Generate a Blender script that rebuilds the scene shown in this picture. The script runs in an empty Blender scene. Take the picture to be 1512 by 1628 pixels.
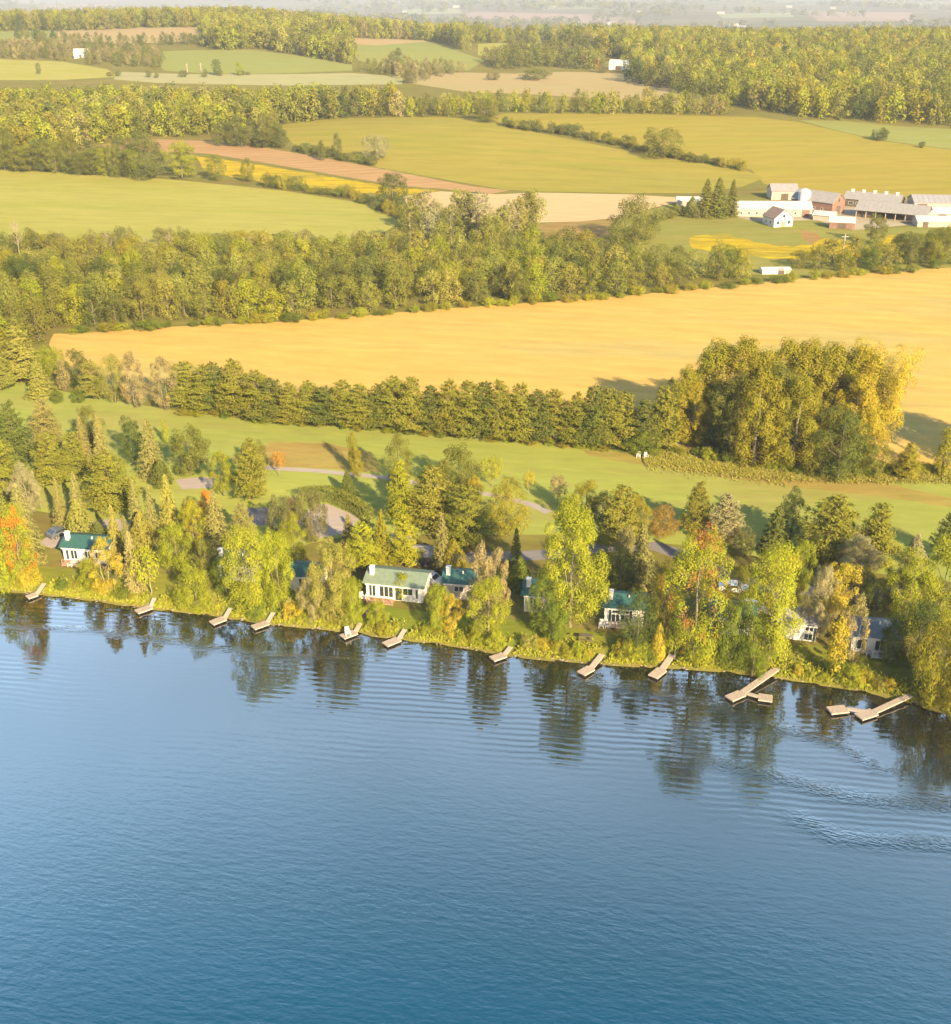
import bpy, math, random
import numpy as np
from mathutils import Vector, Matrix
from mathutils.geometry import delaunay_2d_cdt

rnd = random.Random(11)
rng = np.random.default_rng(11)
scene = bpy.context.scene
COL = scene.collection

# ------------------------------------------------------------------ camera
FP, CX, CY = 1800.0, 756.0, 814.0        # focal length and centre in photo pixels
CAMH = 84.0
PIT = math.atan(834.0 / FP)
CP, SP = math.cos(PIT), math.sin(PIT)
cam = bpy.data.cameras.new("camera")
cam_o = bpy.data.objects.new("camera", cam)
COL.objects.link(cam_o)
cam.sensor_width = 36.0
cam.lens = FP / 1628.0 * 36.0
cam.clip_start = 1.0
cam.clip_end = 60000.0
cam_o.location = (0, 0, CAMH)
cam_o.rotation_euler = (math.pi / 2 - PIT, 0, 0)
scene.camera = cam_o

# ------------------------------------------------------------------ terrain
def px_dir(u, v):
    a = (u - CX) / FP
    b = (CY - v) / FP
    return a, CP + b * SP, -SP + b * CP

def plane_hit(u, v, z=0.0):
    dx, dy, dz = px_dir(u, v)
    t = (z - CAMH) / dz
    return dx * t, dy * t

SHORE_PX = [(-900, 850), (-500, 880), (-200, 916), (0, 938), (36, 942), (90, 947.5), (144, 954), (206, 963), (245, 968), (330, 977), (387, 986), (434, 993), (494, 998), (538, 1003),
            (576, 1006), (602, 1012), (643, 1017), (705, 1024), (740, 1030), (776, 1036), (817, 1043), (869, 1049), (918, 1052), (959, 1056), (1031, 1060), (1075, 1062), (1120, 1065),
            (1172, 1069), (1211, 1075), (1237, 1077), (1275, 1083), (1301, 1088), (1353, 1095), (1405, 1105), (1444, 1115), (1483, 1128), (1530, 1140), (1600, 1158), (1900, 1200), (2400, 1240)]
SHORE = np.array([plane_hit(*p) for p in SHORE_PX])
def yshore(x):
    return np.interp(x, SHORE[:, 0], SHORE[:, 1])

T_S = [-0.42, -0.21, 0.0, 0.21, 0.42]
T_ROWS = [
    (100, 3, 3, 3, 3, 3), (170, 3.2, 3.2, 3.2, 3.2, 3.2), (200, 4, 4, 4, 4, 4), (260, 6, 6, 6, 6, 6), (330, 8, 8, 8, 8, 8),
    (400, 9, 9, 9, 9, 9), (460, 11, 10, 10, 10, 10), (540, 15, 14, 15, 15, 14), (630, 18, 18, 22, 22, 20),
    (720, 20, 20, 22, 22.5, 22), (800, 24, 24, 24, 24, 24.5), (900, 28, 29, 27, 26, 27), (1000, 32, 35, 30, 30, 30),
    (1100, 37, 41, 33, 32, 32), (1200, 40, 44, 34, 32, 32), (1300, 42, 47, 31, 29, 29), (1450, 40, 46, 22, 22, 24),
    (1700, 28, 34, 16, 16, 22), (2100, 0, 0, -10, -8, 2), (2700, -20, -20, -20, -20, -20), (4500, -24, -20, -20, -20, -20),
    (7000, -14, -10, -6, -10, -8), (9500, 4, 8, 10, 6, 8), (13000, 26, 30, 30, 24, 26), (16000, 40, 40, 40, 40, 40)]
_ly = np.log([r[0] for r in T_ROWS])
_fine = np.linspace(math.log(90), math.log(17000), 700)
_tab = []
for k in range(5):
    c = np.interp(_fine, _ly, [r[1 + k] for r in T_ROWS])
    for _ in range(2):
        p = np.pad(c, 6, mode="edge")
        c = np.convolve(p, np.ones(13) / 13, mode="valid")
    _tab.append(c)
_tab = np.array(_tab)

def smooth(a, b, x):
    t = np.clip((x - a) / (b - a), 0, 1)
    return t * t * (3 - 2 * t)

def terrain(x, y):
    x = np.asarray(x, float); y = np.asarray(y, float)
    yy = np.clip(y, 91, 16500)
    s = np.clip(x / yy, -0.42, 0.4199)
    fi = (np.log(yy) - _fine[0]) / (_fine[1] - _fine[0])
    i0 = np.clip(fi.astype(int), 0, len(_fine) - 2); ft = fi - i0
    gs = (s + 0.42) / 0.21
    j0 = np.clip(gs.astype(int), 0, 3); gt = gs - j0
    gt = gt * gt * (3 - 2 * gt) * 0.6 + gt * 0.4
    def col(j):
        return _tab[j, i0] * (1 - ft) + _tab[j, i0 + 1] * ft
    z = col(j0) * (1 - gt) + col(j0 + 1) * gt
    w = smooth(300, 700, yy)
    z = z + w * (0.9 * np.sin(x / 61.0 + 1.0) * np.sin(y / 83.0) + 0.6 * np.sin(x / 23.0 + y / 37.0))
    w2 = smooth(2400, 5000, yy)
    z = z + w2 * (20 * np.sin(x / 700.0 + 0.4) * np.sin(y / 900.0 + 1) + 10 * np.sin(x / 310.0 + y / 420.0))
    d = y - yshore(x)
    bank = np.interp(d, [-30, -6, 0, 1.2, 3.5, 12, 40], [-3, -1.5, -0.05, 0.55, 1.0, 1.7, 3.0])
    t = smooth(8, 55, d)
    return bank * (1 - t) + z * t

def terr(x, y):
    return float(terrain(np.array([x]), np.array([y]))[0])

_ts = np.exp(np.linspace(math.log(60), math.log(16500), 2600))
def hit(u, v):
    """first point of the ground seen through photo pixel (u, v)"""
    dx, dy, dz = px_dir(u, v)
    X = dx * _ts; Y = dy * _ts; Z = CAMH + dz * _ts
    g = Z - terrain(X, Y)
    k = np.argmax(g < 0)
    if g[k] >= 0:
        k = len(_ts) - 1
    a, b = _ts[max(k - 1, 0)], _ts[k]
    for _ in range(24):
        m = 0.5 * (a + b)
        if CAMH + dz * m - terr(dx * m, dy * m) < 0: b = m
        else: a = m
    return Vector((dx * b, dy * b, terr(dx * b, dy * b)))

def depth_of(p):
    return p[1] * CP - (p[2] - CAMH) * SP

def height_to(p, v):
    """height above p of the point straight over it that the photo shows at row v"""
    k = (CY - v) / FP
    Z = p[1] * (k * CP - SP) / (CP + k * SP)
    return Z + CAMH - p[2]

def pix(x, y, z):
    d = y * CP - (z - CAMH) * SP
    return CX + FP * x / d, CY - FP * (y * SP + (z - CAMH) * CP) / d

# ------------------------------------------------------------------ tagging
def tag(o, label=None, cat=None, group=None, kind=None):
    if label: o["label"] = label
    if cat: o["category"] = cat
    if group: o["group"] = group
    if kind: o["kind"] = kind
    return o

def link(name, data, parent=None, loc=None):
    o = bpy.data.objects.new(name, data)
    COL.objects.link(o)
    if parent is not None: o.parent = parent
    if loc is not None: o.location = loc
    return o

def empty(name, loc=(0, 0, 0), rz=0.0, label=None, cat=None, group=None):
    o = link(name, None)
    o.location = loc
    o.rotation_euler = (0, 0, rz)
    o.empty_display_size = 0.5
    return tag(o, label, cat, group)

# ------------------------------------------------------------------ materials
def newmat(name):
    m = bpy.data.materials.new(name)
    m.use_nodes = True
    nt = m.node_tree
    nt.nodes.clear()
    out = nt.nodes.new("ShaderNodeOutputMaterial")
    return m, nt, out

def N(nt, typ, **kw):
    n = nt.nodes.new(typ)
    for k, v in kw.items():
        if isinstance(k, str) and hasattr(n, k): setattr(n, k, v)
        else: n.inputs[k].default_value = v
    return n

def rgb(c): return (c[0], c[1], c[2], 1.0)

def plain(name, c, rough=0.8, var=0.12, scale=3.0, spec=0.3, metal=0.0):
    m, nt, out = newmat(name)
    b = N(nt, "ShaderNodeBsdfPrincipled")
    b.inputs["Roughness"].default_value = rough
    b.inputs["Specular IOR Level"].default_value = spec
    b.inputs["Metallic"].default_value = metal
    tc = N(nt, "ShaderNodeTexCoord")
    n = N(nt, "ShaderNodeTexNoise"); n.inputs["Scale"].default_value = scale; n.inputs["Detail"].default_value = 5
    nt.links.new(tc.outputs["Object"], n.inputs["Vector"])
    r = N(nt, "ShaderNodeMapRange")
    r.inputs[1].default_value = 0.3; r.inputs[2].default_value = 0.7
    r.inputs[3].default_value = 1 - var; r.inputs[4].default_value = 1 + var
    nt.links.new(n.outputs[0], r.inputs[0])
    h = N(nt, "ShaderNodeHueSaturation"); h.inputs["Color"].default_value = rgb(c)
    nt.links.new(r.outputs[0], h.inputs["Value"])
    nt.links.new(h.outputs[0], b.inputs["Base Color"])
    nt.links.new(b.outputs[0], out.inputs[0])
    return m

def field_mat(name, c1, c2, big=0.012, fine=0.5, ang=0.0, stripe=0.0, swl=6.0, c3=None, c3amt=0.0, contrast=0.25):
    """ground cover: two colours in large soft patches, a fine mottle, drilling lines along ang"""
    m, nt, out = newmat(name)
    c1, c2 = [tuple(q * 0.62 for q in c) for c in (c1, c2)]
    c3 = c3 and tuple(q * 0.62 for q in c3)
    L = nt.links.new
    geo = N(nt, "ShaderNodeNewGeometry")
    mp = N(nt, "ShaderNodeMapping"); mp.inputs["Rotation"].default_value = (0, 0, ang)
    L(geo.outputs["Position"], mp.inputs["Vector"])
    st = N(nt, "ShaderNodeMapping"); st.inputs["Scale"].default_value = (0.25, 1.0, 1.0)
    L(mp.outputs[0], st.inputs["Vector"])
    nb = N(nt, "ShaderNodeTexNoise"); nb.inputs["Scale"].default_value = big; nb.inputs["Detail"].default_value = 6; nb.inputs["Roughness"].default_value = 0.6
    L(st.outputs[0], nb.inputs["Vector"])
    r1 = N(nt, "ShaderNodeMapRange"); r1.inputs[1].default_value = 0.36; r1.inputs[2].default_value = 0.64
    L(nb.outputs[0], r1.inputs[0])
    mix = N(nt, "ShaderNodeMix", data_type="RGBA"); mix.inputs[6].default_value = rgb(c1); mix.inputs[7].default_value = rgb(c2)
    L(r1.outputs[0], mix.inputs[0])
    col = mix.outputs[2]
    if c3:
        n3 = N(nt, "ShaderNodeTexNoise"); n3.inputs["Scale"].default_value = big * 5; n3.inputs["Detail"].default_value = 5; n3.inputs["Roughness"].default_value = 0.65
        L(st.outputs[0], n3.inputs["Vector"])
        r3 = N(nt, "ShaderNodeMapRange"); r3.inputs[1].default_value = 0.5; r3.inputs[2].default_value = 0.62; r3.inputs[4].default_value = c3amt
        L(n3.outputs[0], r3.inputs[0])
        m3 = N(nt, "ShaderNodeMix", data_type="RGBA"); m3.inputs[7].default_value = rgb(c3)
        L(col, m3.inputs[6]); L(r3.outputs[0], m3.inputs[0]); col = m3.outputs[2]
    nf = N(nt, "ShaderNodeTexNoise"); nf.inputs["Scale"].default_value = fine; nf.inputs["Detail"].default_value = 4; nf.inputs["Roughness"].default_value = 0.7
    L(st.outputs[0], nf.inputs["Vector"])
    rf = N(nt, "ShaderNodeMapRange"); rf.inputs[1].default_value = 0.25; rf.inputs[2].default_value = 0.75
    rf.inputs[3].default_value = 1 - contrast; rf.inputs[4].default_value = 1 + contrast
    L(nf.outputs[0], rf.inputs[0])
    val = rf.outputs[0]
    if stripe > 0:
        wv = N(nt, "ShaderNodeTexWave", wave_type="BANDS", bands_direction="Y")
        wv.inputs["Scale"].default_value = 0.314 / swl; wv.inputs["Distortion"].default_value = 2.5
        wv.inputs["Detail"].default_value = 3; wv.inputs["Detail Scale"].default_value = 0.4
        L(mp.outputs[0], wv.inputs["Vector"])
        rs = N(nt, "ShaderNodeMapRange"); rs.inputs[3].default_value = 1 - stripe; rs.inputs[4].default_value = 1 + stripe
        L(wv.outputs[1], rs.inputs[0])
        mm = N(nt, "ShaderNodeMath", operation="MULTIPLY"); L(val, mm.inputs[0]); L(rs.outputs[0], mm.inputs[1]); val = mm.outputs[0]
    h = N(nt, "ShaderNodeHueSaturation"); L(col, h.inputs["Color"]); L(val, h.inputs["Value"])
    d = N(nt, "ShaderNodeBsdfDiffuse"); L(h.outputs[0], d.inputs["Color"])
    L(d.outputs[0], out.inputs[0])
    return m

def foliage_mat(name, source="object", patch=None, patch_amt=0.5, patch_scale=0.35, transl=0.14):
    """leaves: base colour per tree (object colour, or per-tree tint in a merged wood), small change per leaf,
    patches of turned leaves"""
    m, nt, out = newmat(name)
    L = nt.links.new
    if source == "object":
        oi = N(nt, "ShaderNodeObjectInfo"); col = oi.outputs["Color"]
    else:
        at = N(nt, "ShaderNodeAttribute", attribute_name="tint"); col = at.outputs["Color"]
    va = N(nt, "ShaderNodeAttribute", attribute_name="leafvar")
    if patch:
        tc = N(nt, "ShaderNodeTexCoord")
        oi2 = N(nt, "ShaderNodeObjectInfo")
        mulr = N(nt, "ShaderNodeMath", operation="MULTIPLY"); mulr.inputs[1].default_value = 40.0
        L(oi2.outputs["Random"], mulr.inputs[0])
        cmb = N(nt, "ShaderNodeCombineXYZ"); L(mulr.outputs[0], cmb.inputs[0]); L(mulr.outputs[0], cmb.inputs[2])
        add = N(nt, "ShaderNodeVectorMath", operation="ADD"); L(tc.outputs["Object"], add.inputs[0]); L(cmb.outputs[0], add.inputs[1])
        n = N(nt, "ShaderNodeTexNoise"); n.inputs["Scale"].default_value = patch_scale; n.inputs["Detail"].default_value = 3
        L(add.outputs[0], n.inputs["Vector"])
        r = N(nt, "ShaderNodeMapRange"); r.inputs[1].default_value = 0.62 - patch_amt * 0.25; r.inputs[2].default_value = 0.70 - patch_amt * 0.25
        L(n.outputs[0], r.inputs[0])
        mx = N(nt, "ShaderNodeMix", data_type="RGBA"); mx.inputs[7].default_value = rgb(patch)
        L(col, mx.inputs[6]); L(r.outputs[0], mx.inputs[0]); col = mx.outputs[2]
    h = N(nt, "ShaderNodeHueSaturation"); L(col, h.inputs["Color"])
    rv = N(nt, "ShaderNodeMapRange"); rv.inputs[3].default_value = 0.82; rv.inputs[4].default_value = 1.18
    L(va.outputs["Fac"], rv.inputs[0]); L(rv.outputs[0], h.inputs["Value"])
    rh = N(nt, "ShaderNodeMapRange"); rh.inputs[3].default_value = 0.515; rh.inputs[4].default_value = 0.485
    L(va.outputs["Fac"], rh.inputs[0]); L(rh.outputs[0], h.inputs["Hue"])
    d = N(nt, "ShaderNodeBsdfDiffuse"); L(h.outputs[0], d.inputs["Color"])
    t = N(nt, "ShaderNodeBsdfTranslucent"); L(h.outputs[0], t.inputs["Color"])
    ms = N(nt, "ShaderNodeMixShader"); ms.inputs[0].default_value = transl
    L(d.outputs[0], ms.inputs[1]); L(t.outputs[0], ms.inputs[2])
    L(ms.outputs[0], out.inputs[0])
    return m

M = {}
M["leaf"] = foliage_mat("foliage")
M["needle"] = foliage_mat("needles", transl=0.12)
M["maple"] = foliage_mat("maple_foliage", patch=(0.55, 0.17, 0.02), patch_amt=0.3, patch_scale=0.28)
M["redmaple"] = foliage_mat("red_maple_foliage", patch=(0.25, 0.105, 0.03), patch_amt=0.28, patch_scale=0.22)
M["amber"] = foliage_mat("amber_foliage", patch=(0.36, 0.27, 0.025), patch_amt=0.25, patch_scale=0.25)
M["tanleaf"] = foliage_mat("thin_tan_foliage", patch=(0.28, 0.22, 0.08), patch_amt=0.45, patch_scale=0.3)
M["wood_leaf"] = foliage_mat("wood_foliage", source="tint")
M["bark"] = plain("grey_brown_bark", (0.16, 0.125, 0.085), 0.9, 0.3, 4)
M["pale_bark"] = plain("pale_bark", (0.24, 0.195, 0.135), 0.85, 0.25, 3)
M["pine_bark"] = plain("pine_bark", (0.13, 0.095, 0.07), 0.9, 0.3, 4)

# ------------------------------------------------------------------ mesh helpers
def mesh_from(name, V, Fc, mats, midx=None, attrs=None, sm=False):
    """V (n,3); Fc list of arrays (m,k); attrs {name: (type, per-face values)}"""
    me = bpy.data.meshes.new(name)
    V = np.asarray(V, np.float32)
    if isinstance(Fc, np.ndarray): Fc = [Fc]
    Fc = [np.asarray(f, np.int32) for f in Fc if len(f)]
    nl = sum(f.size for f in Fc); nf = sum(len(f) for f in Fc)
    me.vertices.add(len(V)); me.vertices.foreach_set("co", V.ravel())
    me.loops.add(nl); me.loops.foreach_set("vertex_index", np.concatenate([f.ravel() for f in Fc]))
    tot = np.concatenate([np.full(len(f), f.shape[1], np.int32) for f in Fc])
    st = np.concatenate([[0], np.cumsum(tot)[:-1]]).astype(np.int32)
    me.polygons.add(nf)
    me.polygons.foreach_set("loop_start", st)
    try: me.polygons.foreach_set("loop_total", tot)
    except Exception: pass
    for m in mats: me.materials.append(m)
    if midx is not None: me.polygons.foreach_set("material_index", np.asarray(midx, np.int32))
    if attrs:
        for k, (t, vals) in attrs.items():
            a = me.attributes.new(k, t, "FACE")
            a.data.foreach_set("value" if t == "FLOAT" else "color", np.asarray(vals, np.float32).ravel())
    me.polygons.foreach_set("use_smooth", np.full(nf, sm, dtype=bool))
    me.update(calc_edges=True)
    return me

class MB:
    """collects simple solids into one mesh"""
    def __init__(s): s.v = []; s.f = []; s.m = []
    def add(s, V, Fc, mi=0):
        o = len(s.v)
        s.v += [tuple(p) for p in V]
        for f in Fc:
            s.f.append(tuple(i + o for i in f)); s.m.append(mi)
    def box(s, x0, x1, y0, y1, z0, z1, mi=0):
        V = [(x0, y0, z0), (x1, y0, z0), (x1, y1, z0), (x0, y1, z0), (x0, y0, z1), (x1, y0, z1), (x1, y1, z1), (x0, y1, z1)]
        s.add(V, [(0, 3, 2, 1), (4, 5, 6, 7), (0, 1, 5, 4), (1, 2, 6, 5), (2, 3, 7, 6), (3, 0, 4, 7)], mi)
        return s
    def tube(s, pts, rads, n=6, mi=0, cap=True):
        pts = [Vector(p) for p in pts]
        rings = []
        for i, p in enumerate(pts):
            d = (pts[min(i + 1, len(pts) - 1)] - pts[max(i - 1, 0)]).normalized()
            a = d.orthogonal().normalized() if abs(d.z) < 0.9 else Vector((1, 0, 0)) - d * d.x
            a.normalize(); b = d.cross(a)
            rings.append([p + (a * math.cos(2 * math.pi * k / n) + b * math.sin(2 * math.pi * k / n)) * rads[i] for k in range(n)])
        V = [q for r in rings for q in r]
        Fs = []
        for i in range(len(pts) - 1):
            for k in range(n):
                Fs.append((i * n + k, i * n + (k + 1) % n, (i + 1) * n + (k + 1) % n, (i + 1) * n + k))
        if cap:
            Fs.append(tuple(range(n - 1, -1, -1))); Fs.append(tuple((len(pts) - 1) * n + k for k in range(n)))
        s.add(V, Fs, mi)
        return s
    def prism(s, pts2, y0, y1, mi=0):
        """polygon in the xz plane (counter-clockwise seen from -y) pushed from y0 to y1"""
        n = len(pts2)
        V = [(p[0], y0, p[1]) for p in pts2] + [(p[0], y1, p[1]) for p in pts2]
        Fs = [tuple(range(n)), tuple(range(2 * n - 1, n - 1, -1))]
        for k in range(n):
            Fs.append((k, k + n, (k + 1) % n + n, (k + 1) % n))
        s.add(V, Fs, mi)
        return s
    def mesh(s, name, mats, sm=False):
        me = bpy.data.meshes.new(name)
        me.from_pydata(s.v, [], s.f)
        for m in mats: me.materials.append(m)
        me.polygons.foreach_set("material_index", s.m)
        if sm: me.polygons.foreach_set("use_smooth", [True] * len(s.f))
        me.update()
        return me
    def obj(s, name, mat, parent=None, sm=False, loc=None):
        return link(name, s.mesh(name, mat if isinstance(mat, list) else [mat], sm), parent, loc)

# ------------------------------------------------------------------ foliage building
def unit(a):
    return a / np.maximum(np.linalg.norm(a, axis=1, keepdims=True), 1e-9)

def leaf_quads(P, Nn, size, asp=0.62, T=None, g=rng):
    """one pointed leaf cluster (rhombus) per point, facing Nn, long axis T"""
    n = len(P)
    Nn = unit(Nn)
    if T is None: T = g.normal(size=(n, 3))
    T = unit(T - Nn * np.sum(T * Nn, axis=1, keepdims=True))
    B = np.cross(Nn, T)
    s = (np.asarray(size) * g.uniform(0.65, 1.35, n))[:, None] * 0.5
    V = np.stack([P - T * s, P + B * s * asp + Nn * s * 0.18, P + T * s, P - B * s * asp + Nn * s * 0.18], axis=1).reshape(-1, 3)
    return V, np.arange(n * 4).reshape(n, 4), g.uniform(0, 1, n)

def profile(shape, t):
    t = np.clip(t, 0, 1)
    if shape == "round": return np.sqrt(np.clip(1 - (2 * t - 0.95) ** 2 / 1.1, 0.02, 1))
    if shape == "oval": return np.sin(np.pi * np.clip(t * 0.86 + 0.10, 0, 1)) ** 0.62
    if shape == "egg": return np.clip(np.sin(np.pi * (t * 0.8 + 0.17) ** 1.0), 0, 1) ** 0.8 * (1 - 0.25 * t)
    if shape == "column": return np.clip(1 - np.abs(2 * t - 0.9) ** 3.2, 0.08, 1)
    if shape == "vase": return np.clip(0.35 + 0.75 * t ** 0.8, 0, 1) * np.clip((1.06 - t) * 5, 0, 1) ** 0.5
    return np.clip(1 - t, 0.05, 1)

def leafy(H, W, base, n, leaf, shape="oval", nlobe=20, lobe=0.21, seed=1, stretch=1.0, droop=0.0, gap=0.0):
    """broadleaf crown: leaf clusters over many uneven lobes set round the trunk"""
    g = np.random.default_rng(seed)
    hs = base + (0.95 - base) * (np.arange(nlobe) + g.uniform(0.1, 0.9, nlobe)) / nlobe
    t = (hs - base) / (1 - base)
    az = np.arange(nlobe) * 2.39996 + g.uniform(-0.7, 0.7, nlobe)
    lr = W * lobe * g.uniform(0.5, 1.25, nlobe)
    rad = np.maximum(profile(shape, t) * W * 0.5 - lr * 0.62, 0) * g.uniform(0.55, 1.12, nlobe)
    C = np.stack([np.cos(az) * rad, np.sin(az) * rad, hs * H], axis=1)
    C = np.vstack([C, [[g.uniform(-.05, .05) * W, g.uniform(-.05, .05) * W, H * 0.93 - W * lobe * 0.5]]])
    lr = np.append(lr, W * lobe * 0.75)
    # small twigs of leaves budding off every lobe
    m = 4
    par = np.repeat(np.arange(len(lr)), m)
    dirs = unit(g.normal(size=(len(par), 3)) + np.array([0, 0, 0.3]) + np.column_stack([C[par, :2] / (W * 0.5), np.zeros(len(par))]) * 0.9)
    C = np.vstack([C, C[par] + dirs * (lr[par] * 0.85)[:, None] * np.array([1, 1, stretch])])
    lr = np.append(lr, lr[par] * g.uniform(0.38, 0.62, len(par)))
    wgt = lr ** 2; wgt /= wgt.sum()
    k = g.choice(len(lr), n, p=wgt)
    out = C[k].copy(); out[:, 2] = 0; out = out / (W * 0.5)
    D = unit(g.normal(size=(n, 3)) + np.stack([out[:, 0] * 0.8, out[:, 1] * 0.8, np.full(n, 0.35)], axis=1))
    rr = lr[k] * np.clip(g.normal(0.92, 0.13, n), 0.3, 1.22)
    P = C[k] + D * rr[:, None] * np.array([1, 1, stretch])
    P[:, 2] -= droop * rr * (1 - D[:, 2]) * g.uniform(0, 1, n)
    P[:, 2] = np.maximum(P[:, 2], 0.02 * H)
    nn = D + g.normal(size=(n, 3)) * 0.19 + np.array([0, 0, 0.12])
    T = None
    if droop > 0:
        T = np.stack([D[:, 0] * 0.3, D[:, 1] * 0.3, np.full(n, -1.0)], axis=1) + g.normal(size=(n, 3)) * 0.25
    V, Q, var = leaf_quads(P, nn, leaf, 0.62 if droop == 0 else 0.4, T, g)
    lv = (g.uniform(0, 1, len(lr)))[k]
    return V, Q, 0.55 * var + 0.45 * lv, C, lr

def pine(H, W, base, n, leaf, seed=1, nb=60, flat=0.34):
    """white pine: whorls of long upswept branches with flat plumes of needles"""
    g = np.random.default_rng(seed)
    hs = base + (0.97 - base) * (np.arange(nb) + g.uniform(0, 1, nb)) / nb
    t = (hs - base) / (1 - base)
    Lb = W * 0.5 * np.clip((1 - t) ** 0.75 * 1.0 + 0.10, 0, 1) * np.where(t < 0.15, 0.75 + t * 1.6, 1) * g.uniform(0.62, 1.16, nb)
    az = np.arange(nb) * 2.39996 + g.uniform(-0.5, 0.5, nb)
    rise = (0.05 + 0.55 * t ** 1.5) + g.uniform(-0.08, 0.14, nb)
    w = Lb * (0.5 + Lb / W); w /= w.sum()
    k = g.choice(nb, n, p=w)
    u = 0.22 + 0.78 * g.uniform(0, 1, n) ** 0.75
    lat = g.normal(0, 1, n) * Lb[k] * 0.21 * (0.5 + u * 0.7)
    up = np.abs(g.normal(0, 1, n)) * Lb[k] * 0.10 * flat / 0.34 + 0.02 * H * g.uniform(-.3, .6, n)
    dx, dy = np.cos(az[k]), np.sin(az[k])
    r = Lb[k] * u
    zz = hs[k] * H + r * rise[k] + 0.10 * Lb[k] * u ** 3 + up - np.abs(lat) * 0.25
    P = np.stack([dx * r - dy * lat, dy * r + dx * lat, zz], axis=1)
    nn = np.stack([dx * 0.55, dy * 0.55, np.full(n, 0.8)], axis=1) + g.normal(size=(n, 3)) * 0.38
    T = np.stack([dx - dy * lat / Lb[k], dy + dx * lat / Lb[k], np.full(n, 0.5)], axis=1) + g.normal(size=(n, 3)) * 0.35
    V, Q, var = leaf_quads(P, nn, leaf, 0.42, T, g)
    bv = g.uniform(0, 1, nb)[k]
    ends = [((0, 0, hs[i] * H * 0.98), (math.cos(az[i]) * Lb[i] * 0.7, math.sin(az[i]) * Lb[i] * 0.7, hs[i] * H + Lb[i] * 0.7 * rise[i])) for i in range(0, nb, 2)]
    return V, Q, 0.6 * var + 0.4 * bv, ends

def spruce(H, W, base, n, leaf, seed=1, nw=24, per=9, droop=0.35):
    """spruce or fir: tight whorls of drooping branches on a narrow cone"""
    g = np.random.default_rng(seed)
    nb = nw * per
    lev = np.repeat(np.arange(nw), per)
    t = (lev + g.uniform(-0.35, 0.35, nb)) / nw
    t = np.clip(t, 0, 0.985)
    hs = base + (1 - base) * t
    Lb = W * 0.5 * (1 - t) ** 0.86 * g.uniform(0.72, 1.1, nb) + 0.012 * H
    az = np.tile(np.arange(per) * 2 * np.pi / per, nw) + lev * 0.55 + g.uniform(-0.3, 0.3, nb)
    w = Lb / Lb.sum()
    k = g.choice(nb, n, p=w)
    u = 0.15 + 0.85 * g.uniform(0, 1, n) ** 0.7
    lat = g.normal(0, 1, n) * Lb[k] * 0.11
    dx, dy = np.cos(az[k]), np.sin(az[k])
    r = Lb[k] * u
    zz = hs[k] * H - droop * r * (1 - 0.45 * u) + np.abs(g.normal(0, 1, n)) * 0.010 * H - np.abs(lat) * 0.4
    P = np.stack([dx * r - dy * lat, dy * r + dx * lat, np.maximum(zz, 0.01 * H)], axis=1)
    nn = np.stack([dx * 0.75, dy * 0.75, np.full(n, 0.6)], axis=1) + g.normal(size=(n, 3)) * 0.35
    T = np.stack([dx - dy * lat, dy + dx * lat, np.full(n, -0.45)], axis=1) + g.normal(size=(n, 3)) * 0.3
    V, Q, var = leaf_quads(P, nn, leaf, 0.45, T, g)
    return V, Q, 0.7 * var + 0.3 * g.uniform(0, 1, nb)[k]

def cedar(H, W, base, n, leaf, seed=1):
    g = np.random.default_rng(seed)
    t = g.uniform(0, 1, n) ** 1.25
    az = g.uniform(0, 2 * np.pi, n)
    lump = 1 + 0.13 * np.sin(3 * az + 7 * t + seed) + 0.10 * np.sin(5 * az - 15 * t) + g.normal(0, 0.07, n)
    r = W * 0.5 * np.clip(np.sin(np.pi * (0.22 + 0.76 * t)) ** 0.75, 0.03, 1) * np.clip(1.15 - 0.55 * t, 0, 1) * lump * g.uniform(0.75, 1.0, n)
    P = np.stack([np.cos(az) * r, np.sin(az) * r, H * (base + (0.985 - base) * t)], axis=1)
    nn = np.stack([np.cos(az), np.sin(az), np.full(n, 0.35)], axis=1) + g.normal(size=(n, 3)) * 0.5
    T = np.stack([np.cos(az) * 0.3, np.sin(az) * 0.3, np.ones(n)], axis=1) + g.normal(size=(n, 3)) * 0.25
    V, Q, var = leaf_quads(P, nn, leaf, 0.5, T, g)
    return V, Q, var

def trunk_mesh(name, H, r, limbs, mat, lean=0.0, top=0.9, stems=1, seed=1, limb_r=0.4):
    g = random.Random(seed)
    mb = MB()
    for s in range(stems):
        a = s * 2 * math.pi / max(stems, 1) + g.uniform(0, 1)
        off = 0 if stems == 1 else r * 1.1
        sp = (0 if stems == 1 else 0.07 * H)
        bx, by = math.cos(a) * off, math.sin(a) * off
        tx, ty = math.cos(a) * sp + lean * H * 0.08, math.sin(a) * sp
        pts = []; rads = []
        for i in range(7):
            f = i / 6
            pts.append((bx + (tx - bx) * f + g.uniform(-.012, .012) * H * (f > 0), by + (ty - by) * f + g.uniform(-.012, .012) * H * (f > 0), -0.25 + (H * top + 0.25) * f))
            rads.append(r * (1.25 if i == 0 else 1.0 - 0.86 * f) * (1 if stems == 1 else 0.7))
        mb.tube(pts, rads, 7)
    for (p0, p1) in limbs:
        p0 = Vector(p0); p1 = Vector(p1)
        mid = p0.lerp(p1, 0.5) + Vector((g.uniform(-.03, .03), g.uniform(-.03, .03), -0.02)) * H
        f = max(0.1, 1 - p0.z / H)
        mb.tube([p0, mid, p1], [r * limb_r * (0.35 + f * 0.65), r * limb_r * 0.6 * (0.35 + f * 0.65), r * 0.1], 5, cap=False)
    return mb.mesh(name, [mat], True)

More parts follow.
